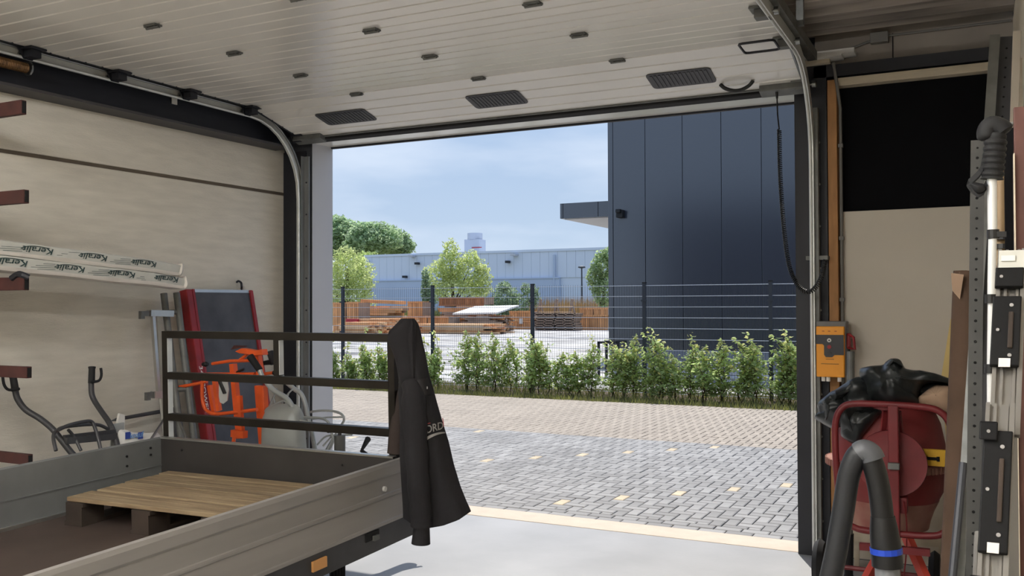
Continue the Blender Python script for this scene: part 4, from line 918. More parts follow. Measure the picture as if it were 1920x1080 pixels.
for k in (.08, .40, .70): MB().tube([A0.lerp(V((-5.15, A0.y, 0)), k), A1.lerp(V((-5.10, A1.y, 0)), k)], .02, 10).build('rung', galv_dull, t, smooth=40)
t = thing('scaffold_brace', (-5.3, 4.9, 0), 'pale aluminium brace with hinged end blocks standing nearest the headboard post', 'brace')
for a_, b_ in (((286, 588), (297, 735)), ((296, 592), (303, 735))): MB().bar(wallpt(*a_, -5.35), wallpt(*b_, -5.28), .022, .03).build('rail', alu, t)
MB().bar(wallpt(279, 587, -5.35), wallpt(322, 588, -5.35), .05, .045).build('top_bar', alu, t); MB().bar(wallpt(286, 740, -5.28), wallpt(302, 740, -5.28), .05, .05).build('foot_block', alu, t)
for p in ((270, 588, -5.35), (281, 740, -5.28)): q = wallpt(*p); MB().obox(q, (.015, 0, 0), (0, .035, 0), (0, 0, .018)).obox(q+V((0, -.02, -.02)), (.012, 0, 0), (0, .018, 0), (0, 0, .018)).build('clamp', galv_dull, t)
MB().tube([wallpt(302, 745, -5.28), V((-5.12, wallpt(302, 745, -5.28).y, 0))], .018, 8).build('leg', alu, t)
# ------------------------------------------------------------------ orange folding saw stand
t = thing('sawhorse_frame', (-4.95, 5.4, 0), 'orange steel folding stand propped upright before the black scaffold deck', 'stand')
OY = 5.06
def op(*P, y=OY): return [PY(a, b_, y) for a, b_ in P]
def ot(name, P, r=.0135, y=OY, sm=True, m=orange): return MB().tube(smooth_path(op(*P, y=y), 5) if sm else op(*P, y=y), r, 10).build(name, m, t, smooth=50)
ot('hoop_tube', [(390, 704), (381, 712), (379, 735), (381, 755), (386, 768), (397, 775), (410, 776), (440, 773), (482, 768)])
ot('cross_tube', [(327, 727), (372, 719), (388, 715)], .012, sm=False); ot('cross_tube', [(398, 682), (430, 677), (470, 676)], .012, sm=False)
q = PY(390, 683, OY); MB().lathe([(.012, 0), (.02, .02), (.015, .05)], q, 10, PY(386, 683, OY)-q).build('end_plug', black_plastic, t)
ot('cross_tube', [(386, 702.5), (478, 702)], .016, sm=False); MB().bar(*op((402, 706), (411, 770)), .03).build('upright', orange, t)
MB().bar(*op((396, 722), (405, 772), y=5.110), .06, .03).build('upright', orange, t)
MB().bar(*op((437, 682), (450, 822), y=5.090), .04).build('upright', orange, t); MB().bar(*op((449, 742), (454, 815), y=5.060), .03).build('upright', orange, t)
MB().bar(*op((437, 812), (460, 815), y=5.040), .05).build('foot_clamp', orange, t)
b = MB().prism([(0, 0), (.085, 0), (.115, -.5), (.055, -.55)], PY(476, 723, 5.120), (1, 0, 0), (0, 0, 1), (0, .05, 0)).build('side_leg', orange, t, bevel=.006)
MB().bar(*op((482, 658), (490, 712), y=5.080), .04, .04).build('upright', orange, t)
b = MB().prism([(-.16, 0), (-.1, .025), (.03, .01), (.09, .022), (.1, -.02), (.03, -.025), (-.12, -.012)], PY(472, 660, 5.020), (1, 0, 0), (0, 0, 1), (0, .06, 0)).build('top_jaw', orange, t, bevel=.005)
MB().prism([(-.13, .0), (0, .022), (.0, .03), (-.1, .03)], PY(458, 656, 5.100), (1, 0, 0), (0, 0, 1), (0, .03, 0)).build('jaw_plate', rust_arm, t)
ot('strut', [(449, 676), (466, 662)], .012, sm=False); ot('cross_tube', [(488, 702), (512, 699)], .012, sm=False); q = PY(513, 699, OY); MB().lathe([(.016, 0), (.016, .02)], q, 10, (1, 0, 0)).build('end_plug', black_plastic, t)
hp = MB().prism([(-.03, .12), (.04, .12), (.062, .02), (.05, -.06), (.01, -.085), (-.02, -.075), (-.03, -.03)], PY(416, 735, 5.040), (1, 0, 0), (0, 0, 1), (0, .008, 0)).build('hinge_plate', galv_lit, t)
for a_, r_ in (((424, 745), .012), ((420, 728), .009), ((424, 734), .007)): MB().lathe([(r_, 0), (r_, .004)], PY(*a_, 5.258), 10, (0, -1, 0)).build('rivet', black_plastic, hp)
MB().bar(*op((412, 714), (422, 738), y=5.030), .03, .012).build('lock_lever', black_plastic, t); ot('lock_pin', [(444, 698), (458, 692)], .009, sm=False, m=black_plastic)
ot('back_leg', [(440, 815), (430, 880), (425, 935)], .014, sm=False, y=5.130); ot('back_leg', [(498, 800), (500, 870), (500, 935)], .014, sm=False, y=5.130)
# ------------------------------------------------------------------ grey wheelbarrow before the column
t = thing('wheelbarrow', (-4.25, 5.1, 0), 'grey metal wheelbarrow tipped up on its nose before the dark column', 'wheelbarrow')
WY = 5.10
def wt(name, P, r, y=WY, m=paint_grey, sm=True, n=10): pts = [PY(a, b_, y) for a, b_ in P]; return MB().tube(smooth_path(pts, 5) if sm else pts, r, n).build(name, m, t, smooth=60)
for yy, P, G in ((4.970, [(487, 694), (493, 708), (512, 731), (535, 745), (547, 760), (554, 785), (560, 812), (566, 850), (570, 900)], [(469, 668), (487, 694)]), (5.330, [(519, 680), (530, 708), (550, 728), (564, 738), (572, 756), (578, 785), (585, 812), (592, 850)], [(506, 659), (513, 683)])):
    h = wt('handle_tube', P, .0175, yy); MB().tube([PY(*G[0], yy), PY(*G[1], yy)], [.026, .023], 12).build('grip', rubber, h, smooth=50)
MB().tube([PY(493, 681, 5.330), PY(508, 679, 5.330)], [.016, .02], 8).build('grip_guard', rubber, t)
# tray
rows = []
for k in range(13):
    f = k/12; ang = math.pi*f; row = []
pan = [(494, 790), (496, 775), (503, 764), (518, 758), (548, 757), (562, 764), (570, 785), (574, 825), (574, 900), (520, 905), (494, 890), (493, 830)]
b = blob([PY(a, c_, 4.985) for a, c_ in pan], PY(532, 835, 4.985), (.25, -1, .05), .12, 0, 1, 9, .15); b.build('tray', paint_grey, t, smooth=60)
wt('tray_rim', [(493, 835), (494, 785), (499, 768), (512, 760), (530, 752), (541, 757), (560, 764), (572, 790)], .007, 5.130)
for P in (((502, 768), (512, 745), (517, 762)), ((517, 762), (513, 745), (519, 728)), ((528, 757), (541, 737), (549, 729)), ((541, 737), (535, 760), (523, 760))): wt('brace', P, .006, 5.200, sm=False, n=6)
wt('leg_hoop', [(557, 783), (575, 783), (600, 784), (613, 789), (619, 800), (624, 828), (612, 850)], .009, 5.000); wt('leg_hoop', [(580, 773), (600, 770), (625, 771), (641, 777), (645, 787), (640, 797), (622, 826), (608, 850)], .009, 5.400)
wt('leg_brace', [(585, 786), (610, 783), (643, 782)], .006, 5.250); wt('leg_brace', [(562, 788), (607, 797)], .006, 4.950, sm=False); q = PY(612, 797, 4.950)
MB().tube([PY(605, 796, 4.950), PY(617, 797, 4.950)], .012, 8).build('end_cap', black_plastic, t)
wt('leg_brace', [(595, 834), (612, 818), (640, 816), (660, 815)], .007, 5.100); wt('leg_brace', [(606, 836), (622, 818)], .007, 5.100, sm=False)
wx_ = PY(560, 900, 5.200); MB().lathe([(.05, -.045), (.16, -.04), (.185, 0), (.16, .04), (.05, .045)], (wx_.x, 5.200, .187), 24, (.9, .3, 0)).build('wheel', rubber, t, smooth=40)
MB().tube([PY(566, 850, 4.970), (wx_.x, 5.150, .19)], .017, 8).build('fork', paint_grey, t)
# ------------------------------------------------------------------ dark wheelbarrow against the wall
t = thing('wheelbarrow', (-4.9, 4.0, 0), 'dark grey wheelbarrow stood on end against the concrete wall left of the trailer', 'wheelbarrow')
def dt(name, P, r, m=dark_tube, n=10): return MB().tube(smooth_path([PX(a, b_, x) for a, b_, x in P], 5), r, n).build(name, m, t, smooth=60)
for P, G, K in (([(29, 733, -5.3), (33, 748, -5.28), (48, 768, -5.22), (75, 785, -5.16), (98, 804, -5.08), (115, 825, -5.02), (135, 850, -4.97), (170, 890, -4.9), (200, 960, -4.8)], [(24, 704, -5.34), (29, 733, -5.3)], [(5, 706, -5.30), (8, 722, -5.28), (17, 731, -5.26), (36, 729, -5.26)]),
                ([(171, 718, -5.32), (172, 738, -5.31), (178, 753, -5.28), (192, 774, -5.2), (205, 793, -5.12), (214, 815, -5.06), (222, 845, -5.0), (232, 900, -4.9)], [(172.5, 688, -5.34), (171.5, 718, -5.32)], [(189, 690, -5.30), (190, 704, -5.29), (185, 714, -5.28), (170, 716, -5.29)])):
    h = dt('handle_tube', P, .0185); MB().tube([PX(*G[0]), PX(*G[0]).lerp(PX(*G[1]), .15), PX(*G[1])], [.025, .021, .022], 12).build('grip', rubber, h, smooth=50); MB().tube(smooth_path([PX(*k) for k in K], 4), .009, 8).build('grip_guard', rubber, h, smooth=60)
dt('leg_hoop', [(110, 806, -4.95), (130, 797, -4.97), (160, 790, -5.0), (172, 791, -5.0), (178, 802, -4.98), (186, 830, -4.94), (196, 880, -4.88)], .011); dt('leg_hoop', [(105, 845, -4.9), (100, 820, -4.95), (106, 808, -4.98), (125, 800, -5.05), (180, 796, -5.1), (205, 806, -5.1)], .011)
for P in ([(120, 822, -5.0), (215, 811, -5.06)], [(124, 827, -4.98), (218, 818, -5.04)]): MB().bar(PX(*P[0]), PX(*P[1]), .02, .04).build('cross_bar', dark_tube, t)
dt('leg_brace', [(128, 806, -5.0), (138, 818, -5.0), (152, 845, -4.95)], .01)
MB().prism([(0, 0), (.09, 0), (.08, -.3), (-.03, -.3)], PX(212, 795, -5.1), (0, 1, 0), (0, 0, 1), (-.01, 0, 0)).build('tray_side', paint_grey, t)
c = PX(232, 900, -4.9); MB().lathe([(.05, -.045), (.16, -.04), (.185, 0), (.16, .04), (.05, .045)], (c.x+.1, c.y-.25, .187), 24, (0, 1, .0)).build('wheel', rubber, t, smooth=40)
for P in (([200, 960, -4.8]), ([232, 900, -4.9])): MB().tube([PX(*P), (c.x+.1, c.y-.25, .187)], .017, 8).build('fork', dark_tube, t)
# iron bar, spade and bag behind the trailer
t = thing('crowbar', PX(258, 779, -5.43), 'thin dark bar leaning against the wall between dark wheelbarrow and headboard', 'bar')
MB().tube([PX(209, 789, -5.40), PX(220, 786, -5.40), PX(305, 771, -5.43), PX(325, 767, -5.44)], [.003, .013, .015, .015], 8).build('bar', dark_tube, t)
MB().tube([PX(325, 767, -5.44), V((-5.35, PX(330, 767, -5.44).y, 0))], .012, 8).build('foot', dark_tube, t)
t = thing('metal_hoop', PX(330, 800, -5.04), 'bright bent wire hoop behind the left headboard post', 'hoop')
MB().tube(smooth_path([PX(282, 825, -4.99), PX(300, 798, -5.04), PX(314, 775, -5.14), PX(322, 772, -5.14), PX(332, 785, -5.12), PX(348, 820, -4.99), PX(352, 870, -4.89)], 5), .008, 8).build('wire', galv, t)
MB().tube([PX(352, 870, -4.89), (-5.0, PX(352, 870, -4.89).y, 0)], .008, 6).tube([PX(282, 825, -4.99), (-5.1, PX(282, 825, -4.99).y, 0)], .008, 6).build('leg', galv, t)
t = thing('plaster_bag', PX(250, 830, -5.1), 'white plaster bag with blue print standing between trailer and wall', 'bag')
b = blob([PX(a, c_, -5.05) for a, c_ in ((221, 812), (232, 806), (252, 811), (274, 812), (300, 816), (305, 870), (300, 930), (215, 930), (214, 860))], PX(260, 868, -5.05), (1, 0, .1), .07, .02, 5, 8, 1.0); b.build('bag', bag_white, t, smooth=60)
MB().prism([(0, 0), (.07, .01), (.07, .11), (.03, .125), (.0, .02)], PX(218, 811, -5.2), (0, 1, 0), (0, 0, 1), (-.02, 0, 0)).build('bag_flap', bag_white, t)
text_obj('knauf', PX(244, 822, -4.985), (0, 1, 0), (0, 0, 1), .05, ink_lblue, t, bold=.001)
for p in ((235, 818), (259, 818)): q = PX(*p, -4.986); MB().box(q.x-.001, q.x+.001, q.y, q.y+.04, q.z-.02, q.z+.025).build('print_square', ink_blue, t)

# ------------------------------------------------------------------ concrete mixer with a coat over it
MY = 5.55; mc = PY(1666, 880, MY)
t = thing('concrete_mixer', (mc.x, MY, 0), 'red concrete mixer with round corner tube frame standing under a dark coat', 'concrete mixer')
zq = lambda y: PY(1666, y, MY).z
DR = (PY(1778, 870, MY).x-PY(1562, 870, MY).x)/2
dr = MB().lathe([(DR*.55, zq(985)), (DR*.66, zq(982)), (DR*.70, zq(968)), (DR*.70, zq(962)), (DR*.76, zq(950)), (DR*.93, zq(915)), (DR*.985, zq(885)), (DR, zq(872)), (DR*.985, zq(862)), (DR*.97, zq(825)), (DR*.9, zq(790)), (DR*.74, zq(752)), (DR*.7, zq(742)), (DR*.66, zq(742)), (DR*.66, zq(760))], (mc.x, MY, 0), 40)
dr.build('drum', mixer_red, t, smooth=40)
MB().lathe([(DR*.555, zq(987)), (DR*.68, zq(984)), (DR*.715, zq(968)), (DR*.775, zq(950)), (DR*.86, zq(932)), (DR*.862, zq(930)), (DR*.775, zq(948))], (mc.x, MY, 0), 40).build('drum_base', mixer_dust, t, smooth=40, label='cement dusted lower bowl')
g = MB(); g.lathe([(DR*1.0, zq(872)), (DR*1.09, zq(872)), (DR*1.09, zq(860)), (DR*1.0, zq(860))], (mc.x, MY, 0), 48)
for k in range(72):
    a = k/72*6.2832; g.obox((mc.x+math.cos(a)*DR*1.095, MY+math.sin(a)*DR*1.095, zq(866)), (math.cos(a)*.008, math.sin(a)*.008, 0), (-math.sin(a)*.006, math.cos(a)*.006, 0), (0, 0, .017))
g.build('gear_ring', mixer_dust, t)
FYm = 5.12
def mp(px, py, y=FYm): return PY(px, py, y)
ring = [(1600, 757), (1672, 759), (1735, 764), (1762, 772), (1780, 793), (1786, 830), (1789, 880), (1789, 960), (1784, 985), (1768, 1000), (1745, 1005), (1680, 1001), (1620, 994), (1600, 988), (1585, 978), (1576, 955), (1570, 900), (1566, 830), (1567, 790), (1577, 767)]
MB().tube(smooth_path([mp(*p) for p in ring], 4, True), .0175, 12, True).build('frame_tube', mixer_frame, t, smooth=60)
MB().bar(mp(1675, 760), PY(1680, 1130, FYm), .055, .05, up=(1, 0, 0)).build('centre_post', mixer_frame, t, bevel=.006)
dc = mp(1672, 868, FYm+.07); MB().lathe([(.165, 0), (.172, .012), (.17, .022), (.14, .018), (.06, .026), (.0, .028)], dc, 40, (0, -1, .0)).build('bearing_plate', mixer_frame, t, smooth=30)
MB().tube([mp(1672, 875, FYm+.1), (mc.x, MY-DR+.05, zq(872))], .03, 12).build('bearing_shaft', mixer_frame, t)
for sg in (-1, 1): MB().bar(mp(1672+sg*12, 770, FYm+.06), mp(1672+sg*20, 850, FYm+.09), .03, .012).build('yoke_strut', mixer_frame, t)
MB().obox(mp(1676, 874, FYm-.045), (.028, 0, 0), (0, .018, 0), (0, 0, .016)).build('latch_block', galv_dull, t, bevel=.004)
MB().obox(mp(1682, 945, FYm+.05), (.05, 0, 0), (0, .04, 0), (0, 0, .04)).build('pivot_bracket', mixer_frame, t, bevel=.004)
la = mp(1752, 858, FYm+.02); MB().obox(mp(1752, 858, MY-DR*.93), (.055, 0, 0), (.0, .012, 0), (0, 0, .042)).build('warning_label', M('label_yellow', (206, 160, 30), .6, var=.05), t)
qq = mp(1747, 860, MY-DR*.93-.014); MB().tube([qq+V((-.03, 0, .0)), qq+V((.03, 0, 0))], .008, 8).tube([qq+V((-.03, 0, .012)), qq+V((-.03, 0, -.012))], .008, 6).tube([qq+V((.03, 0, .012)), qq+V((.03, 0, -.012))], .008, 6).build('label_symbol', hole_black, t)
cb = MB().bar(mp(1612, 1024), mp(1744, 1036), .03, .035).build('cross_brace', mixer_frame, t)
pz = PY(1680, 1000, FYm+.1)
for a_, b_ in (((1700, 1006), (1790, 1098)), ((1652, 1036), (1575, 1105))):
    A = PY(*a_, 5.35); B = PY(b_[0], b_[1], 5.05); B.z = .02; MB().bar(A, B, .035, .05).build('leg', M('mixer_leg_sunlit', (206, 74, 58), .5, var=.12, scale=8), t)  # sunlight on the legs put into this brighter red
MB().bar(V((mc.x, 5.12, .30)), V((mc.x, 5.12, .02)), .05).build('front_foot', mixer_frame, t)
MB().bar((mc.x, 5.15, .34), (mc.x, 5.85, .34), .05).build('base_rail', mixer_frame, t)
wq = PY(1752, 1036, 5.75)
for dx in (0, -.62): MB().lathe([(.03, -.03), (.13, -.028), (.15, 0), (.13, .028), (.03, .03)], (wq.x+dx, 5.75, .15), 24, (1, 0, 0)).build('wheel', rubber, t, smooth=40)
MB().tube([(wq.x, 5.75, .15), (wq.x-.62, 5.75, .15)], .014, 8).build('axle', mixer_frame, t); MB().bar((mc.x, 5.75, .15), (mc.x, 5.75, .36), .04).build('axle_post', mixer_frame, t)
wx_ = PY(1697, 960, FYm); MB().tube(smooth_path([mp(1694, 940), mp(1700, 980), mp(1699, 1040), mp(1694, 1085)], 4), .0035, 5).build('wire', mixer_frame, t)
# coat
t = thing('oilskin_coat', (mc.x, 5.4, 1.2), 'crumpled black green oilskin coat thrown over the concrete mixer', 'coat')
CY = 5.42
def cpx(P, y=CY): return [PY(a, b_, y) for a, b_ in P]
def heap(name, P, c, th, fo, sd, y, nrm=(0, -1, .25)): return blob(cpx(P, y), PY(*c, y), nrm, th, fo, sd, 14, .8, 96).build(name, coat_mat, t, smooth=50)
heap('coat_body', [(1612, 694), (1640, 689), (1657, 686), (1664, 679), (1674, 674), (1686, 675), (1695, 687), (1702, 693), (1730, 698), (1786, 711), (1788, 722), (1760, 716), (1733, 722), (1722, 745), (1726, 757), (1690, 765), (1640, 762), (1622, 752), (1617, 720)], (1668, 722), .16, .10, 2, 5.36)
heap('coat_skirt', [(1786, 712), (1788, 765), (1740, 772), (1660, 770), (1600, 765), (1600, 735), (1650, 722), (1720, 735)], (1690, 748), .14, .05, 8, 5.52)
heap('sleeve', [(1614, 708), (1590, 716), (1560, 734), (1540, 750), (1533, 762), (1536, 772), (1528, 784), (1540, 793), (1552, 800), (1566, 805), (1582, 800), (1600, 812), (1608, 833), (1590, 826), (1578, 815), (1610, 800), (1635, 775), (1636, 735)], (1590, 765), .10, .09, 4, 5.32)
heap('sleeve_fold', [(1534, 764), (1550, 745), (1590, 722), (1616, 712), (1622, 724), (1590, 740), (1562, 764), (1550, 790), (1540, 786)], (1572, 748), .07, .06, 9, 5.27)
heap('coat_tail', [(1582, 770), (1650, 768), (1640, 790), (1622, 812), (1608, 833), (1588, 826), (1578, 812)], (1608, 797), .06, .05, 6, 5.28)
heap('hood_roll', [(1660, 688), (1666, 678), (1676, 673), (1688, 675), (1694, 688), (1686, 686), (1680, 682), (1672, 684), (1664, 694)], (1677, 681), .05, .03, 7, 5.26)
t = thing('cement_sack', PY(1755, 740, 5.45), 'beige sack end showing under the coat on the mixer', 'sack')
blob(cpx([(1719, 752), (1735, 734), (1750, 724), (1762, 722), (1790, 730), (1792, 775), (1745, 768)], 5.36), PY(1756, 745, 5.36), (0, -1, .2), .10, .02, 3, 8, .8).build('sack', sack_mat, t, smooth=60)
# vacuum hose in the foreground
t = thing('vacuum_hose', PY(1605, 1060, 2.75), 'thick black vacuum hose arching up in front of the red mixer', 'hose'); HY = 2.75
def hq(px, py, y=HY): return PY(px, py, y)
l0 = hq(1552, 1080); b = MB().tube(smooth_path([V((l0.x-.16, HY, .05)), V((l0.x-.10, HY, .45)), hq(1559, 1075), hq(1572, 1010), hq(1582, 950), hq(1592, 890), hq(1606, 856), hq(1618, 850)], 8), .030, 16).build('hose', M('hose_grey', (36, 38, 42), .45, var=.08), t, smooth=60)
MB().tube(smooth_path([hq(1612, 851), hq(1621, 846), hq(1632, 852), hq(1637, 862)], 5), [.033]*16, 16).build('elbow', M('hose_band', (86, 88, 92), .4, var=.05), t, smooth=60, label='grey collar at the top of the bend')
MB().tube(smooth_path([hq(1631, 856), hq(1640, 880), hq(1647, 910), hq(1652, 945), hq(1655, 975)], 6), [.030]*25, 16).build('hose', black_plastic, t, smooth=60)
MB().tube([hq(1655, 968), hq(1657, 990), hq(1659, 1010), hq(1662, 1030), hq(1664, 1062)], [.032, .037, .039, .041, .041], 14).build('connector', black_plastic, t, smooth=40)
MB().tube([hq(1661, 1026), hq(1662, 1037)], .0425, 16).build('tape', blue_tape, t, label='blue tape band'); 
e = hq(1664, 1060); MB().tube([e, V((e.x, HY, .5)), V((e.x+.03, HY, .05))], .033, 14).build('lower_hose', M('hose_lower', (130, 132, 136), .45, var=.06), t, smooth=50)
# things behind the mixer
t = thing('plank', (-.45, 6.35, .35), 'yellowish pine batten lying across behind the concrete mixer legs', 'plank')
a_, b_ = PY(1586, 1001, 6.3), PY(1785, 1014, 6.3); MB().bar(a_, b_, .02, .085).build('batten', wood_lath, t)
for q in (a_.lerp(b_, .1), a_.lerp(b_, .9)): MB().bar(q+V((0, .03, 0)), V((q.x, q.y+.03, 0)), .03).build('stand', wood_lath, t)
t = thing('prop_pole', PY(1594, 1060, 6.0), 'grey prop pole with dark rubber foot behind the mixer', 'pole')
q0, q1 = PY(1594, 935, 6.05), PY(1591, 1045, 6.05); 
MB().tube([q0+V((0, .1, .9)), q0, PY(1592, 1000, 6.05)], .023, 12).build('tube', galv_dull, t); MB().tube([PY(1592, 1000, 6.05), V((q1.x, 6.05, .03)), V((q1.x, 6.05, 0))], [.028, .026, .034], 12).build('foot', rubber, t)
t = thing('pine_batten', PY(1778, 690, 6.2), 'pale yellow batten leaning behind the coat at right', 'batten')
MB().bar(PY(1790, 600, 6.45), PY(1772, 712, 6.25), .04, .03).bar(PY(1772, 712, 6.25), V((-.1, 6.15, 0)), .04, .03).build('batten', M('pine', (222, 196, 130), .7, var=.06), t)
# ------------------------------------------------------------------ tall things leaning on the right hand wall
def lean(px0, py0, px1, py1, y0, y1): return PY(px0, py0, y0), PY(px1, py1, y1)
def ground(A, B): d = B-A; return A+d*(A.z/(A.z-B.z)) if B.z > 0.02 else B
t = thing('cardboard_tube', (0, 4.4, 0), 'tall brown cardboard sheet roll leaning in the right corner beside the mixer', 'cardboard')
A, B = lean(1812, 508, 1800, 1080, 4.75, 4.35); G = ground(A, B); 
b = MB(); rows = []
for k in range(9):
    f = k/8; p = A.lerp(G, f); w = .055+.03*f; rows.append([p+V((w*math.cos(a)*1.0, .045*math.sin(a), .02*mnoise.noise(V((a*2, 0, 0))) if k == 0 else 0)) for a in [2*math.pi*i/20 for i in range(20)]])
b.grid(rows, True).add(rows[-1], [tuple(range(20))]); b.build('roll', cardboard, t, smooth=50)
MB().prism([(-.025, -.06), (.005, -.1), (.022, .012), (-.03, .02)], PY(1797, 520, 4.66), (1, 0, 0), (0, 0, 1), (0, -.006, 0)).build('torn_edge', sack_mat, t)
t = thing('pipe', (-.1, 4.1, 0), 'thin dark grey pipe leaning between the mixer and the perforated strip', 'pipe')
A, B = lean(1806, 868, 1786, 1080, 4.1, 3.95); MB().tube([A, ground(A, B)], .016, 10).build('pipe', M('pipe_grey', (84, 86, 92), .5, .3, var=.05), t)
strip_dark = M('strip_dark', (84, 84, 82), .6, .3, var=.12, scale=9); plate_black = M('plate_black', (8, 8, 10), .6, var=.0, spec=.2)
t = thing('perforated_strip', (0, 3.8, 0), 'galvanised perforated steel strip standing upright left of the hiking pole', 'steel strip')
A, B = lean(1833, 263, 1824, 1080, 3.9, 3.72); G = ground(A, B); d = (G-A).normalized(); L = (G-A).length
b = MB(); MB().bar(A, G, .046, .004, up=(0, 1, 0)).build('strip', strip_dark, t)
MB().bar(A+V((.022, -.0, 0)), G+V((.022, 0, 0)), .004, .03, up=(0, 1, 0)).build('flange', strip_dark, t)
for k in range(60):
    s_ = .03+k*.038*(L/2.3)
    if s_ > L-.02: break
    p = A+d*s_+V((0, -.0028, 0)); MB().lathe([(.0055 if k % 2 else .004, 0), (.004, .001)], p, 8, (0, -1, 0)).build('hole', hole_black, t)
t = thing('channel_profile', (.1, 4.6, 0), 'tall galvanised channel profile with slotted dark web leaning on the right wall', 'profile')
A, B = lean(1866, 65, 1838, 480, 4.7, 4.4); G = ground(A, B); w = .042
MB().bar(A, G, .042, .006, up=(0, 1, 0)).build('flange', galv, t); A2 = A+V((.05, .06, .0)); G2 = G+V((.05, .06, 0))
MB().bar(A2, G2, .075, .004, up=(0, 1, 0)).build('web', dark_tube, t)
for k in range(18): p = A2.lerp(G2, .02+k*.016); MB().lathe([(.005, 0), (.005, .001)], p+V((0, -.003, 0)), 6, (0, -1, 0)).build('slot', hole_black, t)
t = thing('leaning_lath', (.15, 4.2, 0), 'pale painted lath leaning on the right wall above the hiking pole grip', 'lath')
A, B = lean(1907, 59, 1876, 1000, 4.25, 3.9); MB().bar(A, ground(A, B), .03, .02, up=(0, 1, 0)).build('lath', M('lath_grey', (150, 140, 126), .7, var=.05), t, bevel=.002)
t = thing('wood_strip', (.16, 3.6, 0), 'narrow cream wooden strip standing against the right wall', 'strip')
A = PY(1910, 100, 4.9); MB().bar(PY(1909.5, 110, 4.9), V((A.x, 4.85, 0)), .03, .018, up=(0, 1, 0)).build('strip', wood_lath, t)
t = thing('black_panel', (.12, 4.9, 0), 'black board standing against the right wall behind the leaning profiles', 'board')
a_, b_ = PY(1864, 195, 5.1), PY(1914, 195, 5.1); MB().box(a_.x, b_.x, 5.08, 5.10, 0, a_.z).build('board', black_board_shade, t)
t = thing('mahogany_board', (.08, 2.0, 0), 'reddish brown wooden board standing at the right edge beside the aluminium rails', 'board')
A = PY(1911, 200, 2.25); MB().box(PY(1903, 400, 2.25).x, PY(1932, 400, 2.25).x, 2.25, 2.28, 0, A.z).build('board', wood_red, t, bevel=.002)
MB().box(PY(1901.5, 400, 2.245).x, PY(1904, 400, 2.245).x, 2.24, 2.28, 0, A.z-.1).build('edge_strip', wood_lath, t)
t = thing('dark_gap', (.1, 2.4, 0), 'black strip put in for the dark gap between the aluminium rails and the mahogany board', 'plank')
A = PY(1893, 240, 2.45); MB().box(PY(1884, 400, 2.45).x, PY(1905, 400, 2.45).x, 2.45, 2.475, 0, A.z).build('plank', black_board_shade, t)  # black strip added as the shade in the gap
t = thing('brass_tube', (.06, 2.6, 0), 'tan brown round tube standing behind the hiking pole', 'tube')
A, B = lean(1880, 300, 1876, 520, 2.7, 2.65); MB().tube([A, ground(A, B)], .0215, 16).build('tube', brass, t, smooth=40)
for py in (445, 462, 503): p = PY(1880, py, 2.65); MB().tube([p+V((0, 0, .006)), p-V((0, 0, .006))], .0225, 14).build('band', rust_arm if py > 480 else black_plastic, t)
# hiking pole hung by its strap
t = thing('hiking_pole', (.03, 2.3, 1.4), 'white hiking pole with black ribbed grip and strap hanging at right', 'hiking pole'); HP = 2.3
def hp_(px, py, y=HP): return PY(px, py, y)
gr = []; rg = []
for k in range(23): gr.append(hp_(1868-8*k/22, 250+86*k/22)); rg.append((.0235 if k % 3 else .0205)*(1 if k > 2 else .9))
MB().tube(gr, rg, 16).build('grip', rubber, t, smooth=30)
MB().tube(smooth_path([hp_(1852, 262), hp_(1851, 246), hp_(1860, 235), hp_(1876, 240), hp_(1886, 250)], 5), [.014, .018]+[.021]*17+[.016, .012], 12).build('grip_head', rubber, t, smooth=50)
st = [hp_(1852, 262), hp_(1846, 290), hp_(1838, 320), hp_(1822, 338), hp_(1816, 345), hp_(1830, 362), hp_(1842, 358), hp_(1848, 345)]
ss = smooth_path(st, 5); rows = [[p+V((0, 0, .008)), p+V((.004, -.012, -.004)), p+V((.002, -.010, -.010)), p+V((-.004, .004, -.004))] for p in ss]
MB().grid(rows, True).build('strap', rubber, t, smooth=50); blob([hp_(*p) for p in ((1816, 345), (1828, 342), (1846, 346), (1850, 356), (1840, 364), (1828, 362))], hp_(1834, 353), (0, -1, 0), .02, .01, 2, 5, .8).build('strap_pad', rubber, t, smooth=60)
MB().tube([hp_(1860, 334), hp_(1861, 445)], .0098, 14).build('upper_shaft', M('pole_white', (226, 228, 228), .3, .2, var=.03), t, smooth=50)
MB().tube([hp_(1861, 445), hp_(1859, 565)], .0088, 14).build('middle_shaft', MATS['pole_white'], t, smooth=50); MB().tube([hp_(1859, 565), hp_(1857, 690), hp_(1856, 800)], [.0076, .0072, .006], 12).build('lower_shaft', MATS['pole_white'], t, smooth=50)
for px, py in ((1862, 440), (1858, 561), (1857, 692)):
    p = hp_(px, py); MB().tube([p+V((0, 0, .011)), p-V((0, 0, .009))], .0125, 12).obox(p+V((.014, -.002, 0)), (.012, 0, 0), (0, .008, 0), (0, 0, .006)).build('clamp', black_plastic, t)
MB().tube([hp_(1876, 244), hp_(1890, 232, 2.4), V((.2, 2.4, hp_(1890, 232, 2.4).z))], .004, 6).build('wall_nail', galv, t)
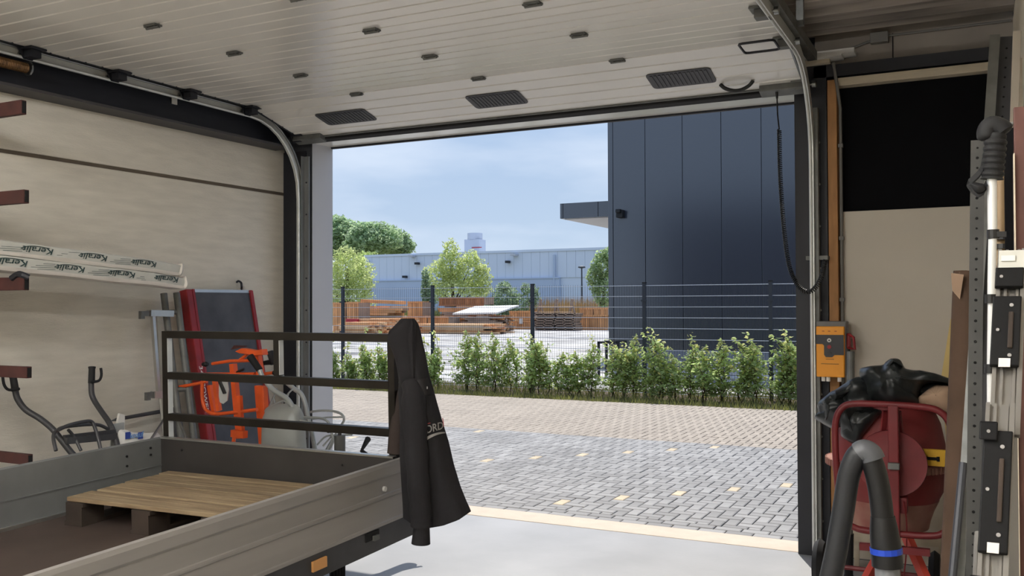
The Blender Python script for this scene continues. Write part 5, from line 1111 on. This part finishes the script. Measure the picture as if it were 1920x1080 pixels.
# aluminium guide rails with black end plates
def guide(name, label, A, B, plates, w, y, blocks=()):
    t = thing(name, B, label, 'guide rail'); d = (B-A).normalized(); sx = V((1, 0, 0)); ny = d.cross(sx).normalized()
    if ny.y > 0: ny = -ny
    MB().bar(A, B, .006, w, up=sx).build('web', alu_rail, t); c = (A+B)/2; hl = (B-A)/2
    for o_, ww, hh in ((-w*.46, .004, .012), (-w*.2, .003, .007), (w*.22, .003, .007), (w*.4, .005, .014)): MB().obox(c+sx*o_+ny*.006, hl, sx*ww/1.2, ny*hh*.6).build('ridge', alu_rail, t)
    for s0, s1, off, slot in plates:
        P = A+d*s0; Q = A+d*s1; m = (P+Q)/2+ny*.018+sx*off; pl = MB().obox(m, (Q-P)/2, sx*w*.5, ny*.007).build('end_plate', plate_black, t, bevel=.002)
        if slot:
            MB().obox(m+ny*.008+sx*w*.16, d*(s1-s0)*.26, sx*w*.085, ny*.003).build('slot', wood_dark, pl, bevel=.002)
            for f in (-.36, .36): MB().lathe([(.0035, 0), (.0035, .002)], m+ny*.007+sx*w*.16+d*(s1-s0)*f, 10, ny).build('screw', ink_grey, pl)
            MB().obox(m+ny*.0075+d*(s1-s0)*.465, sx*w*.2, d*.0085, ny*.001).build('sticker', bag_white, pl)
        MB().lathe([(.003, 0), (.003, .002)], m+ny*.007-sx*w*.28, 10, ny).build('screw', ink_grey, pl)
    return t
GY = 2.05
A, B = PY(1899, 472, GY), PY(1884, 818, GY-.15); s_ = lambda py: (PY(1890, py, GY-.05)-A).length*(1 if True else 0)
L = (B-A).length
gt = guide('guide_rail', 'upper aluminium guide rail with black slotted plate leaning beside the hiking pole', A, B, ((.045, .085, -.004, False), (.105, .245, -.006, True)), .048, GY)
gd = (B-A).normalized(); MB().obox(A+gd*.02+V((0, -.016, 0)), gd*.022, (.024, 0, 0), (0, .008, 0)).build('clear_cap', film, gt, label='pale plastic cap on top'); MB().obox(A+gd*.015+V((-.008, -.026, 0)), gd*.006, (.012, 0, 0), (0, .001, 0)).build('sticker', bag_white, gt)
MB().bar(B, V((B.x, B.y, 0)), .01, .04, up=(1, 0, 0)).build('lower_web', alu_rail, gt)
A, B = PY(1877, 760, 1.85), PY(1862, 1080, 1.72); G = ground(A, B)
gt = guide('guide_rail', 'lower aluminium guide rail with long black slotted plate nearest the floor at right', A, G, ((.055, .265, -.002, True),), .044, 1.8)
gd = (G-A).normalized(); 
for s0, o_ in ((.044, -.018), (.31, -.02)): MB().obox(A+gd*s0+V((o_, -.028, 0)), gd*.016, (.014, 0, 0), (0, .008, 0)).build('clamp_block', plate_black, gt, bevel=.002); MB().lathe([(.003, 0), (.003, .002)], A+gd*s0+V((o_, -.036, 0)), 8, (0, -1, 0)).build('screw', ink_grey, gt)
t = thing('grey_cable', (0, 1.8, .5), 'thin grey cable hanging down left of the lower guide rail', 'cable')
MB().tube(smooth_path([PY(1845, 1000, 1.95), PY(1838, 1030, 1.93), PY(1829, 1080, 1.9), V((-.04, 1.88, .3)), V((-.03, 1.88, .0))], 6), .005, 6).build('cable', conduit, t)
